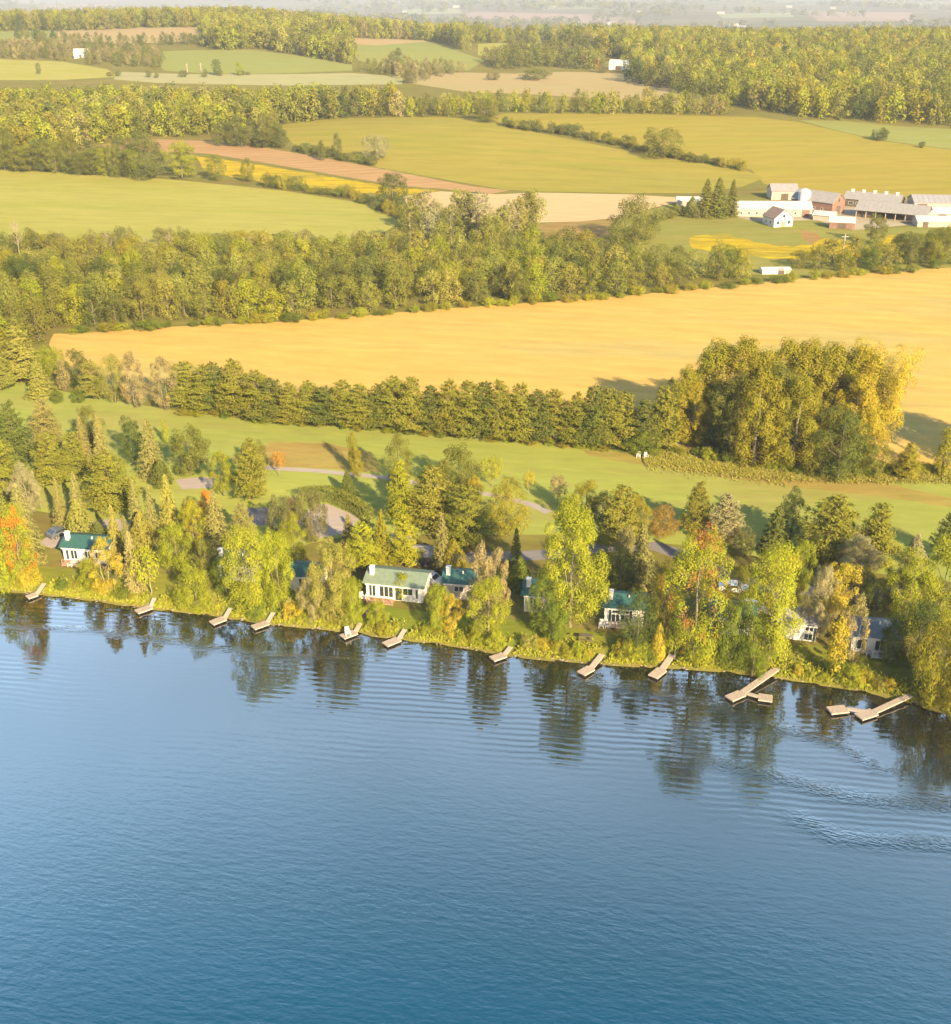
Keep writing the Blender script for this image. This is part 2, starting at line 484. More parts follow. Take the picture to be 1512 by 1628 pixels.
PROTO = {}     # key -> (H, W, trunk mesh, crown V, Q, var)
def reg(key, H, W, V, Q, var, trunk, mat):
    cm = mesh_from(key + "_crown", V, Q, [mat], None, {"leafvar": ("FLOAT", var)})
    PROTO[key] = (H, W, trunk, cm)

def reg_leafy(key, H, W, base, n, leaf, shape, nlobe, lobe, seed, mat="leaf", bark="bark", r=None, stretch=1.0, droop=0.0, stems=1, top=0.8):
    V, Q, var, C, lr = leafy(H, W, base, n, leaf, shape, nlobe, lobe, seed, stretch, droop)
    r = r or H * 0.016 + 0.05
    g = random.Random(seed)
    limbs = []
    for i in g.sample(range(nlobe), min(nlobe, 11)):
        c = C[i]
        z0 = max(0.6 * base * H + 0.12 * H, c[2] - 0.9 * math.hypot(c[0], c[1]) - 0.1 * H)
        z0 = min(z0, H * 0.72)
        limbs.append(((0, 0, z0), tuple(c)))
    tr = trunk_mesh(key + "_trunk", H, r, limbs, M[bark], 0, top, stems, seed)
    reg(key, H, W, V, Q, var, tr, M[mat])

def variants(key, n, fn):
    for i in range(n): fn(key + str(i), i)

variants("oval", 3, lambda k, i: reg_leafy(k, 15, 9.5, 0.10, 13195, 0.25, "oval", 26, 0.19, 10 + i))
variants("round", 3, lambda k, i: reg_leafy(k, 9, 9, 0.06, 9642, 0.25, "round", 24, 0.19, 20 + i))
variants("open", 3, lambda k, i: reg_leafy(k, 16, 10, 0.10, 25171, 0.23, "oval", 40, 0.15, 30 + i, bark="pale_bark", stretch=1.25))
variants("maple", 2, lambda k, i: reg_leafy(k, 16, 10, 0.08, 13195, 0.25, "egg", 28, 0.18, 40 + i, mat="maple"))
variants("redmaple", 1, lambda k, i: reg_leafy(k, 18, 11, 0.08, 15732, 0.25, "oval", 30, 0.17, 45 + i, mat="redmaple"))
variants("amber", 3, lambda k, i: reg_leafy(k, 15, 9, 0.10, 11672, 0.25, "oval", 28, 0.17, 48 + i, mat="amber"))
variants("poplar", 5, lambda k, i: reg_leafy(k, 22, 9, 0.05, 21568, 0.27, "column", 56, 0.15, 50 + i, bark="pale_bark", stretch=1.7, r=0.36, mat="amber" if i == 1 else "leaf"))
variants("bigpoplar", 2, lambda k, i: reg_leafy(k, 24, 14, 0.10, 27912, 0.28, "vase", 56, 0.14, 57 + i, bark="pale_bark", stretch=1.4, r=0.45))
variants("birch", 3, lambda k, i: reg_leafy(k, 13, 6, 0.08, 8120, 0.22, "column", 26, 0.14, 60 + i, mat="tanleaf", bark="pale_bark", stretch=1.5, stems=2, r=0.16))
variants("willow", 2, lambda k, i: reg_leafy(k, 12, 10, 0.05, 17762, 0.28, "round", 30, 0.17, 70 + i, stretch=1.1, droop=0.5))
variants("shrub", 4, lambda k, i: reg_leafy(k, 3, 4, 0.02, 3298, 0.18, "round", 16, 0.22, 80 + i, r=0.06, stems=3))
variants("young", 2, lambda k, i: reg_leafy(k, 5, 3.6, 0.36, 1575, 0.21, "round", 14, 0.22, 90 + i, bark="pale_bark", r=0.09))
variants("sapling", 2, lambda k, i: reg_leafy(k, 8, 3.2, 0.05, 2975, 0.24, "column", 24, 0.24, 94 + i, stretch=1.5))

def reg_pine(key, i):
    H, W = 14, 9.5
    V, Q, var, ends = pine(H, W, 0.07, 11000, 0.44, 100 + i, nb=66 + 7 * i, flat=0.42)
    reg(key, H, W, V, Q, var, trunk_mesh(key + "_trunk", H, 0.26, ends, M["pine_bark"], 0, 0.97, 1, i, 0.3), M["needle"])
variants("pine", 4, reg_pine)
def reg_spruce(key, i):
    H, W = 12, 5.4
    V, Q, var = spruce(H, W, 0.03, 6500, 0.36, 120 + i, nw=22 + 3 * i, per=9, droop=0.30 + 0.08 * i)
    reg(key, H, W, V, Q, var, trunk_mesh(key + "_trunk", H, 0.2, [], M["pine_bark"], 0, 0.97, 1, i), M["needle"])
variants("spruce", 3, reg_spruce)
def reg_cedar(key, i):
    H, W = 7, 4
    V, Q, var = cedar(H, W, 0.0, 4200, 0.28, 140 + i)
    reg(key, H, W, V, Q, var, trunk_mesh(key + "_trunk", H, 0.12, [], M["pine_bark"], 0, 0.9, 1, i), M["needle"])
variants("cedar", 2, reg_cedar)

# middle-distance versions with fewer, larger leaf clusters
variants("mleaf", 6, lambda k, i: reg_leafy(k, 10, 8, 0.04, 2625, 0.38, ["oval", "round", "egg", "oval", "column", "egg"][i], 20, 0.2, 150 + i, stretch=1.1))
variants("mpop", 3, lambda k, i: reg_leafy(k, 14, 6, 0.14, 2275, 0.41, "column", 24, 0.18, 160 + i, bark="pale_bark", stretch=1.5))
def bare(key, i):
    g = random.Random(200 + i)
    H, W = 11, 6
    limbs = []; mb = MB()
    for j in range(16):
        z0 = H * g.uniform(0.25, 0.8); a = g.uniform(0, 6.28); L = W * 0.5 * g.uniform(0.5, 1.0) * (1.15 - z0 / H)
        e = Vector((math.cos(a) * L, math.sin(a) * L, min(H, z0 + L * g.uniform(0.8, 1.6))))
        s = Vector((0, 0, z0))
        mb.tube([s, s.lerp(e, 0.5) + Vector((0, 0, -0.2)), e], [0.09, 0.06, 0.02], 4, cap=False)
        for q in range(5):
            p = s.lerp(e, g.uniform(0.35, 1)); d = Vector((g.uniform(-1, 1), g.uniform(-1, 1), g.uniform(0.2, 1.4)))
            mb.tube([p, p + d * g.uniform(0.5, 1.2)], [0.04, 0.015], 3, cap=False)
    PROTO[key] = (H, W, trunk_mesh(key + "_trunk", H, 0.2, [], M["pale_bark"], 0, 0.97, 1, i), mb.mesh(key + "_crown", [M["pale_bark"]]))
variants("bare", 2, bare)

KINDS = {"oval": "leafy_tree", "round": "round_tree", "open": "open_crowned_tree", "maple": "maple_tree", "redmaple": "maple_tree", "amber": "autumn_tree",
         "poplar": "poplar_tree", "bigpoplar": "poplar_tree", "birch": "birch_tree", "willow": "willow_tree", "shrub": "shrub",
         "young": "young_tree", "sapling": "columnar_tree", "pine": "pine_tree", "spruce": "spruce_tree", "cedar": "cedar_tree",
         "mleaf": "woodland_tree", "mpop": "tall_woodland_tree", "bare": "bare_tree"}
CAT = {"shrub": "shrub"}
COLS = {"yg": (.225, .238, .018), "ol": (.145, .148, .026), "dg": (.072, .092, .020), "gr": (.118, .150, .018), "go": (.34, .275, .026),
        "tan": (.255, .22, .08), "sp": (.225, .205, .060), "pi": (.195, .190, .026), "pd": (.112, .128, .026), "or": (.40, .20, .03),
        "rd": (.36, .08, .03), "ye": (.275, .27, .02), "bt": (.26, .24, .11), "br": (.145, .135, .042), "gg": (.222, .200, .020),
        "pk": (.235, .19, .085), "wo": (.192, .190, .032), "wd": (.115, .125, .028), "lt": (.240, .228, .044)}

_vi = {}
def put_tree(kind, P, H, W, col, label, group=None, jit=0.12, rz=None):
    n = sum(1 for k in PROTO if k.rstrip("0123456789") == kind)
    i = _vi.get(kind, 0); _vi[kind] = i + 1
    key = kind + str(i % n)
    h0, w0, tm, cm = PROTO[key]
    o = empty(KINDS[kind], P, rnd.uniform(0, 6.28) if rz is None else rz, label, CAT.get(kind, "tree"), group)
    o.scale = (W / w0, W / w0, H / h0)
    c = COLS[col] if isinstance(col, str) else col
    v = rnd.uniform(1 - jit, 1 + jit)
    c = (c[0] * v * rnd.uniform(1 - jit * .6, 1 + jit * .6), c[1] * v, c[2] * v, 1)
    t = link("trunk", tm, o)
    cr = link("crown", cm, o); cr.color = c
    return o

def tree_px(kind, u, vb, vt, wpx, col, label, group=None, jit=0.08):
    p = hit(u, vb)
    d = depth_of(p)
    return put_tree(kind, p, max(1.0, height_to(p, vt)), wpx * d / FP * 1.06, col, label, group, jit)

# ------------------------------------------------------------------ the ground, cut along the edges of fields, roads and lawns
def dense(px, step=26):
    out = []
    for i, a in enumerate(px):
        b = px[(i + 1) % len(px)]
        n = max(1, int(math.hypot(b[0] - a[0], b[1] - a[1]) / step))
        for k in range(n):
            f = k / n
            out.append((a[0] + (b[0] - a[0]) * f, a[1] + (b[1] - a[1]) * f))
    return out

def poly_px(px, wob=0.0):
    pts = []
    for (u, v) in dense(px, 9 if wob else 26):
        h = hit(u + rnd.uniform(-wob, wob), v + rnd.uniform(-wob, wob) * 0.4)
        pts.append((h.x, h.y))
    return pts

def strip_px(px, width):
    P = [hit(u, v) for u, v in px]
    pts = []
    for i in range(len(P) - 1):
        n = max(1, int((P[i + 1] - P[i]).length / 3))
        for k in range(n): pts.append(P[i].lerp(P[i + 1], k / n))
    pts.append(P[-1])
    a, b = [], []
    for i, p in enumerate(pts):
        d = pts[min(i + 1, len(pts) - 1)] - pts[max(i - 1, 0)]; d.z = 0; d.normalize()
        n = Vector((-d.y, d.x, 0)) * width * 0.5
        a.append(((p + n).x, (p + n).y)); b.append(((p - n).x, (p - n).y))
    return a + b[::-1]

def G(name, *a, **k):
    M[name] = field_mat(name, *a, **k); return M[name]
G("rough_grass", (.27, .24, .06), (.20, .19, .045), big=0.02, fine=0.35, c3=(.26, .18, .06), c3amt=0.5)
G("lawn_grass", (.41, .42, .085), (.34, .39, .085), big=0.018, fine=0.5, ang=0.12, c3=(.40, .32, .11), c3amt=0.45, contrast=0.14)
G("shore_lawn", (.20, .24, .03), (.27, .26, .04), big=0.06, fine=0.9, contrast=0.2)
G("dry_turf", (.42, .31, .09), (.38, .32, .08), big=0.04, fine=0.5, contrast=0.2, c3=(.38, .23, .06), c3amt=0.4)
G("stubble", (.69, .44, .105), (.65, .445, .135), big=0.012, fine=0.30, ang=0.16, stripe=0.025, swl=5, c3=(.50, .42, .15), c3amt=0.7, contrast=0.15)
G("hay", (.41, .385, .082), (.44, .40, .10), big=0.012, fine=0.25, ang=0.1, c3=(.35, .36, .06), c3amt=0.5, contrast=0.12)
G("ploughed", (.52, .32, .16), (.46, .29, .13), big=0.02, fine=0.3, ang=-0.2, stripe=0.05, swl=6, contrast=0.14)
G("red_soil", (.45, .24, .10), (.34, .25, .08), big=0.04, fine=0.4, contrast=0.25)
G("beige_field", (.66, .47, .24), (.60, .46, .25), big=0.02, fine=0.3, contrast=0.10)
G("soy", (.40, .315, .06), (.34, .305, .058), big=0.008, fine=0.2, ang=0.22, stripe=0.02, swl=14, c3=(.30, .30, .04), c3amt=0.7, contrast=0.12)
G("soy_gold", (.41, .315, .055), (.365, .305, .055), big=0.010, fine=0.2, ang=-0.15, stripe=0.018, swl=12, c3=(.33, .30, .04), c3amt=0.6, contrast=0.12)
G("goldenrod", (.58, .40, .02), (.34, .28, .045), big=0.07, fine=0.45, c3=(.66, .48, .02), c3amt=0.9, contrast=0.3)
G("pasture", (.27, .28, .065), (.33, .30, .07), big=0.03, fine=0.3, c3=(.38, .30, .10), c3amt=0.4, contrast=0.14)
G("blue_pasture", (.29, .32, .09), (.33, .33, .09), big=0.012, fine=0.2, contrast=0.10)
G("pale_field", (.46, .40, .20), (.40, .39, .18), big=0.012, fine=0.2, contrast=0.10)
G("tan_field", (.50, .35, .17), (.44, .36, .16), big=0.012, fine=0.2, contrast=0.10)
G("gravel", (.50, .41, .35), (.44, .38, .34), big=0.10, fine=1.2, contrast=0.12)
G("asphalt", (.25, .235, .235), (.29, .26, .25), big=0.12, fine=1.2, contrast=0.12)
G("farm_yard", (.55, .45, .33), (.42, .37, .22), big=0.05, fine=0.6, contrast=0.2)
G("far_dull", (.22, .20, .11), (.15, .16, .09), big=0.002, fine=0.012, c3=(.30, .24, .15), c3amt=0.7, contrast=0.2)
G("far_pink", (.40, .27, .20), (.34, .27, .19), big=0.003, fine=0.02, contrast=0.1)
G("far_green", (.34, .36, .20), (.30, .33, .18), big=0.003, fine=0.02, contrast=0.1)

# (object name, material, outline in world metres) - earlier outlines lie on top of later ones
FIELDS = []
def F(name, mat, px, wob=0.0): FIELDS.append((name, mat, poly_px(px, wob)))
def Rd(name, mat, px, w): FIELDS.append((name, mat, strip_px(px, w)))
Rd("path", "gravel", [(405, 741), (440, 745), (500, 748), (560, 754), (612, 759), (665, 768), (720, 777), (790, 788), (845, 802), (872, 815)], 1.5)
Rd("road", "asphalt", [(640, 893), (690, 890), (760, 885), (830, 884), (900, 879), (970, 870), (1040, 868), (1085, 882), (1180, 925), (1300, 940), (1395, 943), (1440, 940)], 3.0)
Rd("road", "gravel", [(70, 868), (100, 850), (140, 838), (175, 832), (200, 838), (235, 835)], 3.6)
Rd("shore_path", "gravel", [(1222, 1062), (1240, 1066), (1268, 1069), (1300, 1074)], 1.1)
F("parking_area", "gravel", [(505, 800), (522, 802), (572, 822), (556, 846), (505, 856), (470, 830)])
F("parking_area", "asphalt", [(392, 808), (434, 807), (440, 834), (398, 836)])
F("parking_area", "gravel", [(278, 763), (300, 760), (342, 758), (340, 775), (290, 778)])
F("parking_area", "asphalt", [(672, 908), (706, 905), (712, 922), (684, 925)])
F("dry_patch", "dry_turf", [(385, 712), (440, 703), (520, 705), (590, 718), (610, 752), (560, 748), (430, 740), (370, 735)], 3)
F("dry_patch", "dry_turf", [(925, 714), (1000, 720), (1130, 742), (1260, 757), (1380, 762), (1512, 792), (1650, 815), (1650, 826), (1512, 806), (1400, 790), (1260, 774), (1120, 754), (1000, 736), (935, 724)], 2)
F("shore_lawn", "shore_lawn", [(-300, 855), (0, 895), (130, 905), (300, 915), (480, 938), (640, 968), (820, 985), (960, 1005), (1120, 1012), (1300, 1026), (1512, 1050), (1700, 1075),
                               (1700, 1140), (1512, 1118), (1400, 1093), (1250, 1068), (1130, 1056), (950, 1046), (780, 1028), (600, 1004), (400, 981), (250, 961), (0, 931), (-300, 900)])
F("lawn", "lawn_grass", [(-400, 585), (-100, 598), (30, 607), (100, 622), (200, 640), (300, 656), (450, 672), (600, 683), (760, 697), (950, 712), (1060, 722), (1200, 745), (1330, 764), (1420, 765), (1512, 757), (1800, 770), (1800, 960), (1512, 925), (1300, 900), (1100, 868), (900, 850), (700, 850), (560, 850), (420, 880), (250, 850), (0, 800), (-400, 760)])
F("golden_field", "stubble", [(78, 548), (85, 531), (170, 527), (260, 520), (360, 515), (450, 511), (600, 500), (700, 491), (850, 481), (1000, 470), (1130, 457), (1250, 445), (1380, 434), (1512, 425), (1750, 405), (1750, 756), (1512, 745), (1440, 742), (1380, 735), (1250, 728), (1100, 716), (1060, 709), (950, 702), (760, 688), (600, 674), (450, 663), (300, 645), (180, 625), (110, 600)], 1.5)
F("hay_field", "hay", [(-250, 258), (0, 268), (150, 275), (300, 288), (450, 303), (570, 322), (640, 352), (606, 372), (540, 385), (300, 386), (100, 384), (-250, 378)])
F("ploughed_field", "ploughed", [(150, 232), (200, 224), (250, 221), (330, 224), (400, 231), (520, 252), (640, 275), (750, 296), (810, 303), (780, 308), (700, 300), (640, 296), (560, 283), (440, 262), (330, 244), (230, 240)])
F("weedy_strip", "goldenrod", [(310, 248), (440, 266), (560, 287), (640, 299), (700, 303), (640, 310), (560, 305), (440, 292), (330, 276)], 3)
F("stubble_field", "beige_field", [(640, 312), (700, 304), (790, 309), (850, 306), (1000, 309), (1082, 314), (1075, 322), (1040, 330), (985, 346), (920, 352), (850, 354), (760, 345), (650, 330)])
F("soil_patch", "red_soil", [(846, 357), (920, 350), (985, 348), (965, 360), (985, 374), (940, 380), (850, 376)], 2)
F("farmyard", "farm_yard", [(1170, 345), (1260, 340), (1300, 325), (1345, 328), (1440, 322), (1540, 325), (1540, 360), (1440, 358), (1360, 366), (1330, 362), (1300, 350), (1200, 352)])
F("weedy_strip", "goldenrod", [(1094, 376), (1150, 371), (1190, 382), (1240, 392), (1290, 390), (1310, 378), (1345, 382), (1370, 400), (1420, 372), (1470, 372), (1520, 380), (1520, 396), (1430, 404), (1330, 412), (1240, 412), (1180, 404), (1100, 396)], 4.5)
F("soil_patch", "red_soil", [(1270, 366), (1290, 366), (1312, 388), (1300, 398), (1284, 388)], 4)
F("pasture", "pasture", [(985, 346), (1040, 332), (1090, 318), (1165, 330), (1300, 352), (1350, 366), (1600, 352), (1600, 420), (1400, 432), (1250, 440), (1100, 430), (1000, 400), (960, 375)])
F("sown_field", "soy", [(440, 200), (500, 191), (560, 188), (700, 185.5), (770, 191), (830, 206), (920, 224), (1000, 241), (1100, 257), (1182, 269), (1215, 283), (1180, 297), (1110, 307), (1000, 307), (850, 304), (800, 301), (700, 284), (600, 266), (520, 246), (465, 228)])
F("sown_field", "soy_gold", [(770, 190), (800, 180.5), (900, 180), (1000, 181), (1120, 184), (1200, 186), (1270, 194), (1330, 208), (1400, 224), (1512, 238), (1750, 255), (1750, 330), (1512, 322), (1350, 312), (1260, 303), (1215, 292), (1195, 270), (1100, 250), (1000, 231), (920, 216), (850, 204)])
F("green_field", "blue_pasture", [(1270, 191), (1340, 192), (1420, 200), (1512, 205), (1750, 214), (1750, 252), (1512, 237), (1400, 223), (1330, 207)])
F("upper_field", "tan_field", [(655, 119), (730, 115), (820, 117), (900, 114), (985, 116), (1040, 132), (1100, 148), (1150, 164), (1100, 168), (1000, 160), (850, 150), (740, 146), (650, 132)])
F("upper_field", "blue_pasture", [(245, 82), (300, 80), (400, 79), (470, 88), (560, 103), (560, 112), (440, 117), (330, 117), (260, 112)])
F("upper_field", "hay", [(-200, 92), (0, 94), (100, 98), (170, 110), (190, 122), (100, 127), (-200, 128)])
F("upper_field", "pale_field", [(190, 114), (300, 118), (450, 118), (560, 116), (640, 122), (640, 134), (450, 136), (250, 132), (180, 126)])
F("upper_field", "blue_pasture", [(-100, 52), (0, 48), (60, 45), (96, 46), (84, 64), (-100, 66)])
F("upper_field", "tan_field", [(96, 46), (200, 39.5), (310, 39), (335, 52), (300, 66), (200, 70), (84, 64)])
F("upper_field", "tan_field", [(545, 60), (600, 55), (640, 56), (680, 66), (600, 72), (550, 70)])
F("upper_field", "blue_pasture", [(550, 70), (600, 72), (680, 66), (730, 82), (770, 96), (745, 112), (640, 112), (570, 96)])
F("upper_field", "hay", [(760, 70), (840, 65), (905, 74), (880, 84), (800, 90), (760, 88)])
F("upper_field", "pasture", [(960, 97), (1010, 92), (1095, 90), (1110, 100), (1040, 108), (965, 110)])
far_fields = [("far_pink", [(740, 18), (900, 22), (1010, 28), (1010, 40), (860, 34), (740, 28)]), ("far_green", [(1140, 22), (1260, 20), (1262, 27), (1150, 29)]),
              ("far_pink", [(1280, 18), (1450, 20), (1460, 34), (1300, 34)]), ("far_green", [(640, 14), (730, 13), (735, 21), (650, 24)]),
              ("far_pink", [(60, 8), (180, 6), (190, 14), (70, 17)]), ("far_green", [(850, 10), (960, 9), (965, 14), (860, 15)]),
              ("far_green", [(1330, 4), (1500, 3), (1505, 8), (1340, 9)]), ("far_pink", [(780, 2), (880, 1), (885, 5), (790, 6)]), ("far_pink", [(1010, 44), (1100, 48), (1090, 58), (1000, 52)])]
for mname, px in far_fields: F("distant_field", mname, px)
ZONE_FAR = 2300.0

dd = [-9, -4, -1.5, 0, 0.6, 1.2, 2.2, 3.5, 5, 7, 9.5, 12, 15, 18, 22, 26, 30, 35]
while dd[-1] < 15500: dd.append(dd[-1] * 1.028 + 2.4)
pts2 = []
for d in dd:
    ns = 90
    for k in range(ns + 1):
        s = -0.85 + 1.7 * k / ns
        x = s * (d + 300)
        pts2.append((x, float(yshore(x)) + d))
n_grid = len(pts2)
edges = []
for (nm, mt, pl) in FIELDS:
    i0 = len(pts2); n = len(pl)
    pts2 += pl
    edges += [(i0 + k, i0 + (k + 1) % n) for k in range(n)]
vo, eo, fo, ov, oe, of = delaunay_2d_cdt([Vector(p) for p in pts2], edges, [], 0, 1e-4)
vx = np.array([(p.x, p.y) for p in vo])
vz = terrain(vx[:, 0], vx[:, 1])
tri = np.array(fo, np.int32)
cen = vx[tri].mean(axis=1)
def inside(P, poly):
    poly = np.asarray(poly); r = np.zeros(len(P), bool)
    box = (P[:, 0] >= poly[:, 0].min()) & (P[:, 0] <= poly[:, 0].max()) & (P[:, 1] >= poly[:, 1].min()) & (P[:, 1] <= poly[:, 1].max())
    Q = P[box]; c = np.zeros(len(Q), bool)
    for i in range(len(poly)):
        (x0, y0), (x1, y1) = poly[i - 1], poly[i]
        if y0 == y1: continue
        c ^= ((y0 > Q[:, 1]) != (y1 > Q[:, 1])) & (Q[:, 0] < (x1 - x0) * (Q[:, 1] - y0) / (y1 - y0) + x0)
    r[box] = c
    return r
own = np.full(len(tri), -1)
for k in range(len(FIELDS) - 1, -1, -1): own[inside(cen, FIELDS[k][2])] = k
V3 = np.column_stack([vx, vz])
e = 0.6
gx = (terrain(vx[:, 0] + e, vx[:, 1]) - terrain(vx[:, 0] - e, vx[:, 1])) / (2 * e)
gy = (terrain(vx[:, 0], vx[:, 1] + e) - terrain(vx[:, 0], vx[:, 1] - e)) / (2 * e)
VN = unit(np.column_stack([-gx, -gy, np.ones(len(gx))]))
def ground_piece(name, mat, sel):
    t = tri[sel]
    if not len(t): return
    ids, inv = np.unique(t, return_inverse=True)
    me = mesh_from(name, V3[ids], inv.reshape(-1, 3), [mat], sm=True)
    me.normals_split_custom_set_from_vertices([tuple(n) for n in VN[ids]])
    tag(link(name, me), kind="structure")
cy = cen[:, 1]
ground_piece("ground", M["rough_grass"], (own < 0) & (cy < ZONE_FAR))
ground_piece("distant_ground", M["far_dull"], (own < 0) & (cy >= ZONE_FAR))
for k, (nm, mt, pl) in enumerate(FIELDS):
    ground_piece(nm, M[mt], own == k)

# ------------------------------------------------------------------ the lake
def water_material():
    m, nt, out = newmat("lake_water")
    L = nt.links.new
    geo = N(nt, "ShaderNodeNewGeometry")
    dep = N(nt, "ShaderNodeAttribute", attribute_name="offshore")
    ruf = N(nt, "ShaderNodeAttribute", attribute_name="ruffle")
    def noise(scale, sx, sy, rot, detail=3, rough=0.55):
        mp = N(nt, "ShaderNodeMapping"); mp.inputs["Rotation"].default_value = (0, 0, rot)
        mp2 = N(nt, "ShaderNodeMapping"); mp2.inputs["Scale"].default_value = (sx, sy, 1)
        n = N(nt, "ShaderNodeTexNoise"); n.inputs["Scale"].default_value = scale; n.inputs["Detail"].default_value = detail; n.inputs["Roughness"].default_value = rough
        L(geo.outputs["Position"], mp.inputs["Vector"]); L(mp.outputs[0], mp2.inputs["Vector"]); L(mp2.outputs[0], n.inputs["Vector"])
        return n.outputs[0]
    def mul(a, b):
        mm = N(nt, "ShaderNodeMath", operation="MULTIPLY")
        for k, x in enumerate((a, b)):
            if isinstance(x, (int, float)): mm.inputs[k].default_value = x
            else: L(x, mm.inputs[k])
        return mm.outputs[0]
    def addn(a, b):
        mm = N(nt, "ShaderNodeMath", operation="ADD")
        for k, x in enumerate((a, b)):
            if isinstance(x, (int, float)): mm.inputs[k].default_value = x
            else: L(x, mm.inputs[k])
        return mm.outputs[0]
    def ramp(x, a, b, c, d):
        r = N(nt, "ShaderNodeMapRange"); L(x, r.inputs[0])
        for k, q in enumerate((a, b, c, d)): r.inputs[1 + k].default_value = q
        return r.outputs[0]
    # long low swell in bands, stronger in patches along the shore
    mpw = N(nt, "ShaderNodeMapping"); mpw.inputs["Rotation"].default_value = (0, 0, 0.13)
    L(geo.outputs["Position"], mpw.inputs["Vector"])
    wv = N(nt, "ShaderNodeTexWave", wave_type="BANDS", bands_direction="Y", wave_profile="SIN")
    wv.inputs["Scale"].default_value = 0.314 / 1.15; wv.inputs["Distortion"].default_value = 4.5
    wv.inputs["Detail"].default_value = 3; wv.inputs["Detail Scale"].default_value = 0.35
    L(mpw.outputs[0], wv.inputs["Vector"])
    near = ramp(dep.outputs["Fac"], 14, 40, 1.0, 0.04)
    patch = ramp(noise(0.055, 0.45, 1.0, 0.1, 2), 0.45, 0.62, 0.05, 1.0)
    swell = mul(mul(mul(wv.outputs[1], near), patch), 0.042)
    chop = mul(noise(1.15, 0.40, 1.0, 0.2, 3), ramp(dep.outputs["Fac"], 12, 70, 0.014, 0.062))
    fine = mul(noise(2.6, 0.5, 1.0, 0.3, 2), addn(ramp(dep.outputs["Fac"], 10, 60, 0.004, 0.030), mul(ruf.outputs["Fac"], 0.20)))
    h = addn(addn(addn(swell, chop), fine), mul(ruf.outputs["Fac"], 0.012))
    bp = N(nt, "ShaderNodeBump"); bp.inputs["Strength"].default_value = 1.0; bp.inputs["Distance"].default_value = 0.55
    L(h, bp.inputs["Height"])
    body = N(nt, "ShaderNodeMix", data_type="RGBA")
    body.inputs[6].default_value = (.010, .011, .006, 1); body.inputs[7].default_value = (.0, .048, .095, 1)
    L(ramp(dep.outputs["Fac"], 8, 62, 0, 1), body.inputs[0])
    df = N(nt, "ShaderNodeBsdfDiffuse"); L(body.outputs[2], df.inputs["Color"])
    gl = N(nt, "ShaderNodeBsdfGlossy"); gl.inputs["Roughness"].default_value = 0.04
    gl.inputs["Color"].default_value = (1, 1, 1, 1)
    L(bp.outputs[0], gl.inputs["Normal"])
    fr = N(nt, "ShaderNodeFresnel"); fr.inputs["IOR"].default_value = 1.333
    L(bp.outputs[0], fr.inputs["Normal"])
    ms = N(nt, "ShaderNodeMixShader")
    fm = N(nt, "ShaderNodeMath", operation="MULTIPLY", use_clamp=True); fm.inputs[1].default_value = 3.6
    L(fr.outputs[0], fm.inputs[0])
    L(fm.outputs[0], ms.inputs[0]); L(df.outputs[0], ms.inputs[1]); L(gl.outputs[0], ms.inputs[2])
    L(ms.outputs[0], out.inputs[0])
    return m

xs = np.concatenate([np.linspace(-2200, -150, 22), np.arange(-140, 141, 1.2), np.linspace(150, 2200, 22)])
ys = np.concatenate([np.linspace(-900, 20, 16), np.arange(26, 190, 0.7), np.linspace(194, 330, 10)])
XX, YY = np.meshgrid(xs, ys)
WV = np.column_stack([XX.ravel(), YY.ravel(), np.zeros(XX.size)])
nx, ny = len(xs), len(ys)
idx = np.arange(nx * ny).reshape(ny, nx)
WF = np.stack([idx[:-1, :-1], idx[:-1, 1:], idx[1:, 1:], idx[1:, :-1]], axis=-1).reshape(-1, 4)
keep = (WV[WF].mean(axis=1)[:, 1] - yshore(WV[WF].mean(axis=1)[:, 0])) < 8
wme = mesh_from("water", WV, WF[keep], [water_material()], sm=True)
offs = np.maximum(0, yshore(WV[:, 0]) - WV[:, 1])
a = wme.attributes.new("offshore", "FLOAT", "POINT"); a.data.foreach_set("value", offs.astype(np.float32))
def curve_dist(px, w):
    P = np.array([plane_hit(*p) for p in px])
    best = np.full(len(WV), 1e9)
    for i in range(len(P) - 1):
        A, B = P[i], P[i + 1]; ab = B - A
        t = np.clip(((WV[:, :2] - A) @ ab) / (ab @ ab), 0, 1)
        best = np.minimum(best, np.hypot(*(WV[:, :2] - A - t[:, None] * ab).T))
    return np.exp(-(best / w) ** 2)
ruffle = np.zeros(len(WV))
for px, w in (([(930, 1085), (1040, 1102), (1160, 1130), (1260, 1165), (1340, 1185), (1400, 1225)], .7),
              ([(1150, 1215), (1230, 1232), (1330, 1262), (1420, 1276), (1560, 1285)], 1.2),
              ([(1270, 1300), (1330, 1330), (1420, 1338), (1560, 1342)], 1.2), ([(0, 993), (150, 1002), (260, 1018), (400, 1040), (560, 1050)], .6)):
    ruffle = np.maximum(ruffle, curve_dist(px, w))
a = wme.attributes.new("ruffle", "FLOAT", "POINT"); a.data.foreach_set("value", ruffle.astype(np.float32))
tag(link("water", wme), kind="structure")

